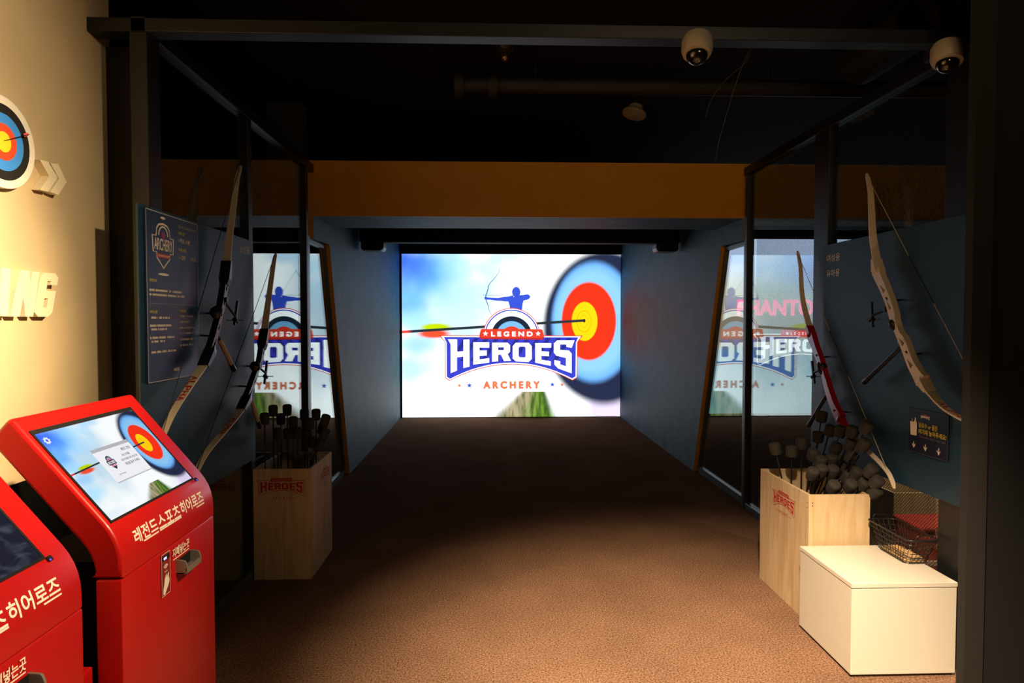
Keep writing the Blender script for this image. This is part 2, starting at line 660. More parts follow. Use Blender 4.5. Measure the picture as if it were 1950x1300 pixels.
# ------------------------------------------------------------------ the setting
b = MB().quad((-6, -4, 0), (9, -4, 0), (9, 12, 0), (-6, 12, 0))
struct(b.build('floor', M_carpet), 'brown flecked carpet running down the archery lane', 'floor')
b = MB().box(-6, 9, -4, 12, 3.2, 3.3)
struct(b.build('ceiling', M_void), 'black open ceiling above the archery lane', 'ceiling')
b = MB().box(-1.75, -1.6, -3.0, 2.856, 0, 3.2)
struct(b.build('wall_left', M_tan), 'tan plaster wall behind the red kiosks', 'wall')
b = MB().box(-1.6, -1.588, -3.0, 2.856, 0, 0.95)  # added black sheet, keeps the wall dark where the kiosks' shadow falls
struct(b.build('trim_1', mat('matt_black', (0.004, 0.004, 0.004), 0.95, spec=0.02)), 'black sheet on the lower tan wall, deepening the kiosk shade', 'wall panel')
b = MB().box(-1.6, -1.425, 2.83, 2.86, 0, 2.64)
struct(b.build('trim_2', M_brown), 'dark brown filler panel between tan wall and glass', 'wall panel')
b = MB().box(-3.3, -3.2, 2.8, 10.2, 0, 3.2)
struct(b.build('wall_far_left', M_brown), 'dark brown wall seen through the left glass', 'wall')
b = MB().box(-3.3, 8.0, 10.20, 10.35, 0, 3.2)
struct(b.build('wall_back', M_board), 'dark wall behind the lit archery screen', 'wall')


def lane_wall(name, x0, x1, label):
    prof = [(5.2, 2.315), (5.2, 2.14), (5.71, 2.15), (6.44, 0.0), (10.2, 0.0), (10.2, 2.72), (5.86, 2.72), (5.86, 2.315)]
    pl = Plane((x0, 0, 0), (0, 1, 0), (0, 0, 1))
    mb = MB()
    mb.prism(pl, prof, 0, x1 - x0)
    # the painted front edge: front-facing side faces
    for i, f in enumerate(mb.f):
        q = [mb.v[k] for k in f]
        if len(f) == 4 and max(p.y for p in q) <= 6.45 and max(p.x for p in q) - min(p.x for p in q) > 0.01 and min(p.z for p in q) < 2.2 \
                and abs(q[0].z - q[1].z) + abs(q[1].z - q[2].z) > 0.1:
            mb.mi[i] = 1
    return struct(mb.build(name, [M_blue, M_yellow]), label, 'wall')


lane_wall('wall_lane_left', -1.455, -1.375, 'blue grey lane wall on the left with slanted mustard edge')
lane_wall('wall_lane_right', 2.025, 2.105, 'blue grey lane wall on the right with slanted mustard edge')
b = MB()
b.m = 1
b.box(-1.455, 2.105, 5.2, 5.215, 2.315, 2.745)
b.m = 0
b.box(-1.455, 2.105, 5.215, 5.86, 2.315, 2.745)
struct(b.build('trim_3', [M_blue, M_yellow]), 'mustard yellow header beam across the lane opening', 'beam')
b = MB().box(-1.43, 2.08, 5.86, 10.2, 2.72, 2.76)
struct(b.build('ceiling_lane', M_void), 'black ceiling of the lane in front of the screen', 'ceiling')
b = MB().box(-1.75, -1.47, 5.25, 5.40, 2.0, 3.2)
struct(b.build('trim_4', mat('grey_column', (0.030, 0.030, 0.026), 0.8)), 'dark grey column above the left glass, left of the mustard beam', 'column')

# glass partitions with their black frames
def pane(name, x, y0, y1, z0, z1, label):
    return struct(MB().box(x - 0.004, x + 0.004, y0, y1, z0, z1).build(name, M_glass), label, 'glass')


pane('window_1', XL, 2.80, 3.80, 0.05, ZR, 'front glass pane of the left partition')
pane('window_2', XL, 3.86, 4.98, 0.05, ZR, 'second glass pane of the left partition')
pane('window_3', XR, 4.05, 5.12, 0.05, ZR, 'far glass pane of the right partition')
pane('window_4', XR, 2.87, 3.88, 0.05, ZR, 'front glass pane of the right partition')


def wing(name, x, y0, label):
    pl = Plane((x - 0.004, 0, 0), (0, 1, 0), (0, 0, 1))
    w = MB().prism(pl, [(y0, 0.06), (6.38, 0.06), (5.71, 2.11), (y0, 2.11)], 0, 0.008).build(name, M_glass)
    struct(w, label, 'glass')
    f = MB()
    f.box(x - 0.018, x + 0.018, y0, 5.70, 2.11, 2.138)
    f.box(x - 0.018, x + 0.018, y0, 6.38, 0.0, 0.06)
    f.prism(Plane((x - 0.018, 0, 0), (0, 1, 0), (0, 0, 1)), [(6.375, 0.06), (6.405, 0.06), (5.735, 2.11), (5.70, 2.11)], 0, 0.036)
    fo = f.build('window_frame', M_alu, w)
    return w


wing('window_5', XL - 0.027, 5.10, 'slanted glass wing on the left before the lane wall')
wing('window_6', XR + 0.027, 5.20, 'slanted glass wing on the right before the lane wall')

posts = [('trim_5', XL, 2.70, 2.80, 0.035, 'front black post of the left glass partition'),
         ('trim_6', XL, 3.80, 3.86, 0.03, 'middle black post of the left glass partition'),
         ('trim_7', XL, 4.98, 5.03, 0.03, 'far black post of the left glass partition'),
         ('trim_8', XR, 2.735, 2.87, 0.03, 'front black post of the right glass partition'),
         ('trim_9', XR, 3.88, 4.05, 0.03, 'middle black post of the right glass partition'),
         ('trim_10', XR, 5.12, 5.16, 0.03, 'far black post of the right glass partition')]
for nm, x, y0, y1, hw, lab in posts:
    struct(MB().box(x - hw, x + hw, y0, y1, 0, ZR, 0.003).build(nm, M_steel), lab, 'post')
struct(MB().box(XL - 0.022, XL + 0.022, 5.03, 5.10, 0, 2.145, 0.003).build('trim_11', M_alu), 'grey metal edge post of the left glass wing', 'post')
struct(MB().box(XR - 0.022, XR + 0.022, 5.16, 5.20, 0, 2.145, 0.003).build('trim_12', M_alu), 'grey metal edge post of the right glass wing', 'post')
struct(MB().box(XL - 0.03, XL + 0.03, 2.70, 5.20, ZR, ZR + 0.06, 0.003).build('trim_13', M_steel), 'black top rail above the left glass', 'rail')
struct(MB().box(XR - 0.03, XR + 0.03, 2.78, 5.20, ZR, ZR + 0.06, 0.003).build('trim_14', M_steel), 'black top rail above the right glass', 'rail')
struct(MB().box(XL - 0.025, XL + 0.025, 2.80, 5.03, 0, 0.05, 0.003).build('trim_15', M_alu), 'bottom rail under the left glass', 'rail')
struct(MB().box(XR - 0.025, XR + 0.025, 2.87, 5.16, 0, 0.05, 0.003).build('trim_16', M_alu), 'bottom rail under the right glass', 'rail')
struct(MB().box(-1.60, 2.3, 2.70, 2.78, 2.65, 2.705, 0.003).build('trim_17', mat('beam_steel', (0.006, 0.008, 0.011), 0.45)), 'black steel beam across the front of the booth', 'beam')
b = MB().box(1.772, 1.845, 2.36, 2.40, 0, 3.2)
struct(b.build('trim_21', mat('post_brown', (0.006, 0.0045, 0.003), 0.8)), 'dark brown post at the right edge in front of the booth', 'post')
b = MB().box(1.845, 3.6, 2.38, 2.44, 0, 3.2)
struct(b.build('wall_right', M_black), 'black wall at the far right edge', 'wall')

# netting behind the right glass
def net_mat():
    m = bpy.data.materials.new('fine_net')
    m.use_nodes = True
    nt = m.node_tree
    nt.nodes.clear()
    g = G(nt)
    out = nt.nodes.new('ShaderNodeOutputMaterial')
    mix = nt.nodes.new('ShaderNodeMixShader')
    tr = nt.nodes.new('ShaderNodeBsdfTransparent')
    df = nt.nodes.new('ShaderNodeBsdfDiffuse')
    df.inputs[0].default_value = (0.03, 0.028, 0.025, 1)
    tc = nt.nodes.new('ShaderNodeTexCoord')
    sp = nt.nodes.new('ShaderNodeSeparateXYZ')
    nt.links.new(tc.outputs['Object'], sp.inputs[0])
    y, z = sp.outputs[1], sp.outputs[2]
    f = None
    for sgn in (1, -1):
        a = g.m('MULTIPLY', g.m('ADD', y, g.m('MULTIPLY', z, float(sgn))), 55.0)
        fr = g.m('LESS_THAN', g.m('FRACT', a), 0.11)
        f = fr if f is None else g.m('MAXIMUM', f, fr)
    nt.links.new(f, mix.inputs[0])
    nt.links.new(tr.outputs[0], mix.inputs[1])
    nt.links.new(df.outputs[0], mix.inputs[2])
    nt.links.new(mix.outputs[0], out.inputs[0])
    return m


b = MB().box(2.115, 2.117, 2.80, 5.16, 0.02, 2.64)
struct(b.build('trim_18', net_mat()), 'fine diamond net hung behind the right glass', 'net')

# ------------------------------------------------------------------ the big screen
LOGO_S = 0.2075 / 100.0 * 0.805   # metres per traced unit on the big screen


def trace(c, s, x0=690.0, y0=730.0):
    """traced logo units -> metres about the logo centre c=(u,v)"""
    return lambda pts: [(c[0] + (x - x0) * s, c[1] - (y - y0) * s) for x, y in pts]


HEROES = [
    ([(105, 752), (190, 752), (190, 866), (248, 862), (248, 755), (303, 755), (303, 1003), (247, 1017), (247, 910), (188, 918), (188, 1040), (130, 1063), (130, 795)], []),
    ([(338, 779), (484, 779), (484, 828), (395, 828), (395, 857), (462, 855), (462, 901), (395, 905), (395, 938), (484, 925), (484, 967), (338, 985)], []),
    ([(510, 783), (652, 783), (676, 807), (676, 868), (654, 889), (684, 950), (620, 953), (592, 894), (566, 894), (566, 955), (510, 959)], [[(566, 826), (620, 826), (620, 852), (566, 852)]]),
    ([(728, 785), (847, 785), (876, 815), (876, 935), (845, 963), (730, 956), (700, 930), (700, 815)], [[(764, 820), (810, 820), (819, 830), (819, 911), (810, 920), (764, 918), (755, 908), (755, 830)]]),
    ([(908, 788), (1055, 788), (1055, 830), (965, 830), (965, 863), (1035, 867), (1035, 910), (965, 905), (965, 942), (1052, 955), (1052, 998), (908, 968)], []),
    ([(1110, 762), (1272, 762), (1245, 832), (1195, 822), (1195, 800), (1138, 800), (1138, 850), (1220, 857), (1245, 885), (1245, 1068), (1120, 1022), (1085, 985), (1085, 945), (1140, 955), (1140, 985), (1192, 1003), (1192, 925), (1105, 905), (1080, 875), (1080, 790)], [])]


def bottom_arc(xa, xb, ym, ye, n=16):
    return [(xa + (xb - xa) * i / n, ym + (ye - ym) * (2 * i / n - 1) ** 2) for i in range(n + 1)]


def banner(k):
    """banner outline pulled in by k units"""
    return [(25 + 2.6 * k, 715 + k), (1350 - 2.6 * k, 718 + k), (1302 - k, 775 + 0.4 * k), (1299 - k, 1106 - 0.5 * k)] + \
        bottom_arc(1256 - 0.4 * k, 118 + 0.4 * k, 985 - k, 1136 - 1.2 * k) + [(78 + k, 1106 - 0.5 * k), (76 + k, 775 + 0.4 * k)]


def ring_half(r, yc=730, ycut=662):
    a = math.degrees(math.asin((yc - ycut) / r))
    return [(690 + r * math.cos(math.radians(a + (180 - 2 * a) * i / 32)), yc - r * math.sin(math.radians(a + (180 - 2 * a) * i / 32))) for i in range(33)]


LEG_BANNER = [(416, 657), (964, 660), (974, 668), (990, 735), (976, 756), (404, 750), (393, 733), (406, 664)]

E_white = emit('screen_white', (1.72, 1.78, 1.80))
E_blue = emit('screen_logo_blue', (0.055, 0.065, 0.70))
E_dblue = emit('screen_logo_dark_blue', (0.030, 0.035, 0.34))
E_lblue = emit('screen_light_blue', (0.24, 0.60, 0.98))
E_navy = emit('screen_navy', (0.018, 0.028, 0.055))
E_red = emit('screen_red', (0.92, 0.062, 0.030))
E_dred = emit('screen_dark_red', (0.62, 0.030, 0.020))
E_orange = emit('screen_orange', (0.95, 0.24, 0.10))
E_star = emit('screen_star_blue', (0.05, 0.12, 0.68))
E_arch = emit('screen_archer_blue', (0.050, 0.110, 0.80))
E_bow = emit('screen_bow_teal', (0.05, 0.16, 0.34))

scr = thing('projection_screen', 'large bright lane screen with target picture and blue heroes logo', 'screen', (0.337, YS, 0))
x0, x1, z0, z1 = -1.345, 2.02, 0.012, 2.515
b = MB().box(-1.372, 2.022, YS + 0.004, YS + 0.09, 0.0, 2.53)
b.build('backing_panel', M_black, scr)
b = MB().quad((x0, YS, z0), (x1, YS, z0), (x1, YS, z1), (x0, YS, z1), uv=True)
b.build('picture', picture_mat('archery_picture', 1.35), scr)

# logo drawing frame: crop pixels -> metres on the screen (one photo pixel is 8.04 mm there, 4.813 traced units to a pixel)
PS = Plane((0, YS, 0), (1, 0, 0), (0, 0, 1))
SX = (x1 - x0) / 418.0


def on_screen(pts):
    return [(x0 + (830 + a / 4.813 - 765) * SX, z1 - (490 + c / 4.813 - 484) * (z1 - z0) / 311.5) for a, c in pts]


def draw_logo(T, pl, h, parent, name_prefix, mats, tagline, with_dome=True, step=0.0015):
    """full-colour logo: banner, letters, dome, ribbon"""
    mw, mb_, mdb, mlb, mn, mr, mdr = mats
    q = MB()
    q.m = 0
    q.poly(pl, T(banner(0)), h)
    q.m = 1
    q.poly(pl, T(banner(7)), h + step)
    q.m = 2
    q.poly(pl, T(banner(17)), h + 2 * step)
    q.m = 3
    for k in range(-3, 14):                   # diagonal stripes inside the banner
        xa = 120 + k * 95
        lo, hi = 950, 742
        pts = [(xa, lo), (xa + 42, lo), (xa + 42 + 130, hi), (xa + 130, hi)]
        pts = [(min(max(x, 100), 1280), y) for x, y in pts]
        if pts[1][0] - pts[0][0] > 5 and pts[2][0] - pts[3][0] > 5:
            q.poly(pl, T(pts), h + 3 * step)
    q.build('banner', [mr, mw, mb_, mdb], parent)
    q = MB()
    for o, hs in HEROES:
        q.poly(pl, T(o), h + 4 * step, [T(x) for x in hs])
    q.build('banner_lettering', mw, parent)
    if with_dome:
        q = MB()
        for i, (r, mi) in enumerate([(266, 0), (259, 1), (251, 2), (240, 1), (190, 3), (145, 4), (97, 0)]):
            q.m = mi
            q.poly(pl, T(ring_half(r)), h + (i * 0.7) * step)
        q.build('dome', [mr, mw, mb_, mn, mlb], parent)
    q = MB()
    q.m = 1
    q.poly(pl, T(LEG_BANNER), h + 6 * step)
    q.m = 0
    q.poly(pl, T([(x, y if y < 700 else y - 14) for x, y in LEG_BANNER]), h + 7 * step)
    q.build('ribbon', [mr, mdr], parent)
    q = MB()
    (ua, va), (ub, vb) = T([(502, 726), (884, 680)])
    q.text(pl, 'L E G E N D', ua, ub, va, vb, h + 8 * step, 0.06)
    q.build('ribbon_lettering', mw, parent)
    for cx in (450, 934):
        (sx, sy), (sx2, _) = T([(cx, 700), (cx + 25, 700)])
        MB().poly(pl, star(sx, sy, sx2 - sx), h + 8 * step).build('ribbon_star', mw, parent)


draw_logo(on_screen, PS, 0.004, scr, 'big', (E_white, E_blue, E_dblue, E_lblue, E_navy, E_red, E_dred), 'ARCHERY')
q = MB()
(ua, va), (ub, vb) = on_screen([(428, 1211), (952, 1137)])
q.text(PS, 'A R C H E R Y', ua, ub, va, vb, 0.006, 0.085)
q.build('tagline', E_orange, scr)
for i, (cx, cy, r) in enumerate([(210, 1178, 20), (302, 1178, 26), (1067, 1172, 25), (1157, 1174, 20)]):
    (sx, sy), (sx2, _) = on_screen([(cx, cy), (cx + r, cy)])
    MB().poly(PS, star(sx, sy, sx2 - sx), 0.006).build('tagline_star', E_star if i in (1, 2) else E_orange, scr)
# archer silhouette above the dome
q = MB()
body = [(704, 350), (712, 366), (722, 346), (748, 346), (758, 346), (775, 345), (800, 344), (822, 338), (842, 338), (858, 350), (863, 362),
        (852, 380), (830, 390), (812, 394), (801, 396), (792, 428), (786, 490), (676, 490), (672, 440), (660, 404), (628, 404), (590, 398), (540, 396),
        (490, 388), (462, 388), (443, 383), (440, 370), (450, 358), (468, 368), (520, 371), (570, 372), (620, 362), (662, 358), (690, 352)]
q.poly(PS, on_screen(body), 0.0020)
q.poly(PS, on_screen([(733 + 38 * math.cos(t * PI / 14), 318 + 48 * math.sin(t * PI / 14)) for t in range(28)]), 0.0022)
q.m = 1
bow = smooth_path([(577, 100), (575, 130), (545, 178), (505, 222), (478, 262), (472, 300), (456, 345), (452, 372), (460, 405), (476, 445), (480, 478), (495, 510), (512, 532)], 4)
nb = len(bow)
q.strip(PS, on_screen([(p.x, p.y) for p in bow]), [0.004 + 0.010 * math.sin(PI * i / (nb - 1)) ** 2 for i in range(nb)], 0.0016)
q.strip(PS, on_screen([(576, 122), (697, 312)]), 0.0035, 0.0012)
q.strip(PS, on_screen([(664, 424), (634, 466)]), 0.0035, 0.0012)
q.strip(PS, on_screen([(428, 345), (704, 348)]), 0.0060, 0.0012)
q.build('archer_silhouette', [E_arch, E_bow], scr)

# small moulding strip above and black roller across the lane
rol = thing('screen_roller', 'long black roller housing hung across the lane above the screen', 'roller', (0.32, 7.0, 2.30))
b = MB().box(-1.36, 2.01, 6.90, 7.06, 2.315, 2.47, 0.02)
b.build('housing', M_black, rol)
for xa in (-1.34, 1.75):
    MB().box(xa, xa + 0.24, 6.86, 7.08, 2.225, 2.34, 0.035, 3).build('end_bracket', M_dark, rol)

# ------------------------------------------------------------------ neighbouring lane beyond the right glass
ns = thing('neighbour_screen', 'dimmer screen of the next lane with pink lettering behind the right glass', 'screen', (4.84, 10.08, 0))


def sky_mat():
    m = bpy.data.materials.new('next_lane_picture')
    m.use_nodes = True
    nt = m.node_tree
    nt.nodes.clear()
    g = G(nt)
    out = nt.nodes.new('ShaderNodeOutputMaterial')
    em = nt.nodes.new('ShaderNodeEmission')
    nt.links.new(em.outputs[0], out.inputs[0])
    uv = nt.nodes.new('ShaderNodeUVMap')
    sp = nt.nodes.new('ShaderNodeSeparateXYZ')
    nt.links.new(uv.outputs[0], sp.inputs[0])
    n = nt.nodes.new('ShaderNodeTexNoise')
    n.inputs['Scale'].default_value = 4
    nt.links.new(uv.outputs[0], n.inputs['Vector'])
    v = g.m('MULTIPLY_ADD', n.outputs['Fac'], 0.12, sp.outputs[1])
    col = g.mix(g.step(v, 0.35, 0.75), (0.10, 0.22, 0.26), (0.50, 0.46, 0.30))
    col = g.mix(g.step(v, 0.72, 0.98), col, (0.55, 0.66, 0.95))
    hill = g.m('MULTIPLY', g.step(v, 0.40, 0.46), g.inv_step(v, 0.62, 0.70))
    col = g.mix(g.m('MULTIPLY', hill, 0.7), col, (0.30, 0.20, 0.12))
    nt.links.new(col, em.inputs[0])
    return m


b = MB().box(2.88, 6.82, 10.09, 10.16, 0.0, 2.80)
b.build('backing_panel', M_black, ns)
MB().quad((2.9, 10.08, 0.05), (6.8, 10.08, 0.05), (6.8, 10.08, 2.76), (2.9, 10.08, 2.76), uv=True).build('picture', sky_mat(), ns)
PN = Plane((0, 10.08, 0), (1, 0, 0), (0, 0, 1))
q = MB()
q.text(PN, 'PHANTOM', 3.83, 5.27, 1.57, 1.83, 0.003, 0.06)
q.build('title_lettering', emit('next_pink', (1.5, 0.30, 0.40)), ns)
NW = emit('next_white', (1.3, 1.4, 1.4))
NSC = 166 * 0.00806 / 1170.0


def T2(pts):
    return [(4.86 + (x - 690) * NSC, 1.27 - (y - 730) * NSC) for x, y in pts]


q = MB()
for o, hs in HEROES:
    q.poly(PN, T2(o), 0.003, [T2(x) for x in hs])
out_line = T2(banner(0))
q.strip(PN, out_line + out_line[:1], 0.012, 0.002)
q.build('logo_lettering', NW, ns)
q = MB()
q.poly(PN, T2(LEG_BANNER), 0.004)
q.build('ribbon', emit('next_red', (0.80, 0.10, 0.12)), ns)
q = MB()
(ua, va), (ub, vb) = T2([(460, 726), (920, 680)])
q.text(PN, '\u2605 L E G E N D \u2605', ua, ub, va, vb, 0.005, 0.02)
q.build('ribbon_lettering', NW, ns)
b = MB().box(2.10, 6.9, 5.2, 5.5, 2.30, 2.735)
struct(b.build('trim_19', M_olive), 'dim olive header beam of the next lane', 'beam')
b = MB().box(2.09, 6.9, 10.165, 10.195, 2.78, 3.19)
struct(b.build('trim_20', M_board), 'dark wall strip above the next lane screen', 'wall')

# ------------------------------------------------------------------ tan wall: target, chevrons and raised letters
PW = Plane((-1.6, 0, 0), (0, 1, 0), (0, 0, 1))
tgt = thing('archery_target', 'round white archery target disc mounted on the tan wall', 'target', (-1.6, 2.195, 2.077))
TC = (2.195, 2.077)


def disc(r, n=56):
    return [(TC[0] + r * math.cos(2 * PI * k / n), TC[1] + r * math.sin(2 * PI * k / n)) for k in range(n)]


q = MB().prism(PW, disc(0.148), 0.001, 0.028)
q.build('face_board', mat('target_white', (0.80, 0.76, 0.68), 0.6), tgt, smooth=40)
for i, (r, nm, c) in enumerate([(0.122, 'black_ring', (0.012, 0.011, 0.010)), (0.092, 'blue_ring', (0.04, 0.25, 0.78)),
                                (0.059, 'red_ring', (0.72, 0.06, 0.02)), (0.033, 'yellow_centre', (0.85, 0.58, 0.02))]):
    MB().poly(PW, disc(r), 0.0285 + 0.0006 * i).build(nm, mat('t_' + nm, c, 0.6), tgt)
ar = thing('target_arrow', 'small pink feathered arrow stuck in the wall target', 'arrow', (-1.57, 2.19, 2.08))
MB().tube([(-1.569, 2.195, 2.080), (-1.553, 2.285, 2.126)], 0.0011, 8).build('shaft', M_shaft, ar)
q = MB()
for k in range(3):
    a = 2 * PI * k / 3
    o_ = Vector((0.006 * math.cos(a), -0.004 * math.sin(a) * 0.5, 0.006 * math.sin(a)))
    p0_, p1_ = Vector((-1.5555, 2.270, 2.118)), Vector((-1.553, 2.287, 2.127))
    q.add([p0_, p1_, p1_ + o_, p0_ + o_ * 0.9], [(0, 1, 2, 3)])
    q.add([p0_ + Vector((0.0004, 0, 0.0004)), p1_ + Vector((0.0004, 0, 0.0004)), p1_ + o_ + Vector((0.0004, 0, 0.0004)), p0_ + o_ * 0.9 + Vector((0.0004, 0, 0.0004))], [(3, 2, 1, 0)])
q.build('fletching', mat('pink_feather', (0.70, 0.10, 0.10), 0.6), ar)

for nm, pts, lab in [('chevron', [(2.365, 2.061), (2.409, 2.064), (2.459, 2.019), (2.405, 1.958), (2.362, 1.956), (2.412, 2.014)], 'cream raised chevron nearest the round target on the tan wall'),
                     ('chevron', [(2.420, 2.062), (2.463, 2.069), (2.509, 2.014), (2.460, 1.956), (2.416, 1.959), (2.466, 2.016)], 'cream raised chevron pointing right, farther from the round target')]:
    o = MB().prism(PW, pts, 0.001, 0.03).build(nm, M_cream, origin=(-1.6, pts[0][0] + 0.05, 2.01))
    tag(o, lab, 'chevron', 'chevrons on the tan wall')
LET = [('wall_letter_i', [(2.170, 1.670), (2.214, 1.671), (2.196, 1.514), (2.156, 1.514)], [], 'cream raised letter I on the tan wall, first of the row'),
       ('wall_letter_n', [(2.258, 1.668), (2.300, 1.669), (2.305, 1.628), (2.314, 1.668), (2.352, 1.669), (2.313, 1.513), (2.276, 1.513), (2.268, 1.581), (2.248, 1.513), (2.207, 1.513), (2.232, 1.600)], [],
        'cream raised letter N on the tan wall between I and G'),
       ('wall_letter_g', [(2.375, 1.669), (2.434, 1.670), (2.449, 1.655), (2.442, 1.628), (2.404, 1.627), (2.410, 1.641), (2.392, 1.640), (2.383, 1.606), (2.435, 1.607), (2.413, 1.530), (2.390, 1.513), (2.337, 1.513), (2.319, 1.530), (2.352, 1.650)],
        [[(2.373, 1.578), (2.393, 1.579), (2.382, 1.545), (2.362, 1.545)]], 'cream raised letter G on the tan wall, last of the row')]
for nm, pts, hs, lab in LET:
    o = MB().prism(PW, pts, 0.001, 0.03, hs).build('wall_letter', M_cream, origin=(-1.6, pts[0][0] + 0.03, 1.59))
    tag(o, lab, 'letter', 'raised letters on the tan wall')

# ------------------------------------------------------------------ red kiosks
def rounded(pts, radii, n=5):
    """round the corners of a 2-D outline"""
    out = []
    m = len(pts)
    for i in range(m):
        p, a, c = Vector(pts[i]), Vector(pts[i - 1]), Vector(pts[(i + 1) % m])
        r = radii[i]
        if r <= 0:
            out.append((p.x, p.y))
            continue
        d1, d2 = (a - p).normalized(), (c - p).normalized()
        p1, p2 = p + d1 * r, p + d2 * r
        for k in range(n + 1):
            t = k / n
            q = p1 * (1 - t) ** 2 + p * 2 * t * (1 - t) + p2 * t * t
            out.append((q.x, q.y))
    return out


KV = Vector((-0.645, 0, 0.764)).normalized()


def face_x(prof, z):
    best = -9.0
    for a, c in zip(prof, prof[1:]):
        if min(a[1], c[1]) - 1e-6 <= z <= max(a[1], c[1]) + 1e-6 and abs(c[1] - a[1]) > 1e-6:
            best = max(best, a[0] + (c[0] - a[0]) * (z - a[1]) / (c[1] - a[1]))
    return best


def picture_quad(pl, u0, u1, v0, v1, h):
    return MB().quad(pl.p(u0, v0, h), pl.p(u1, v0, h), pl.p(u1, v1, h), pl.p(u0, v1, h), uv=True)


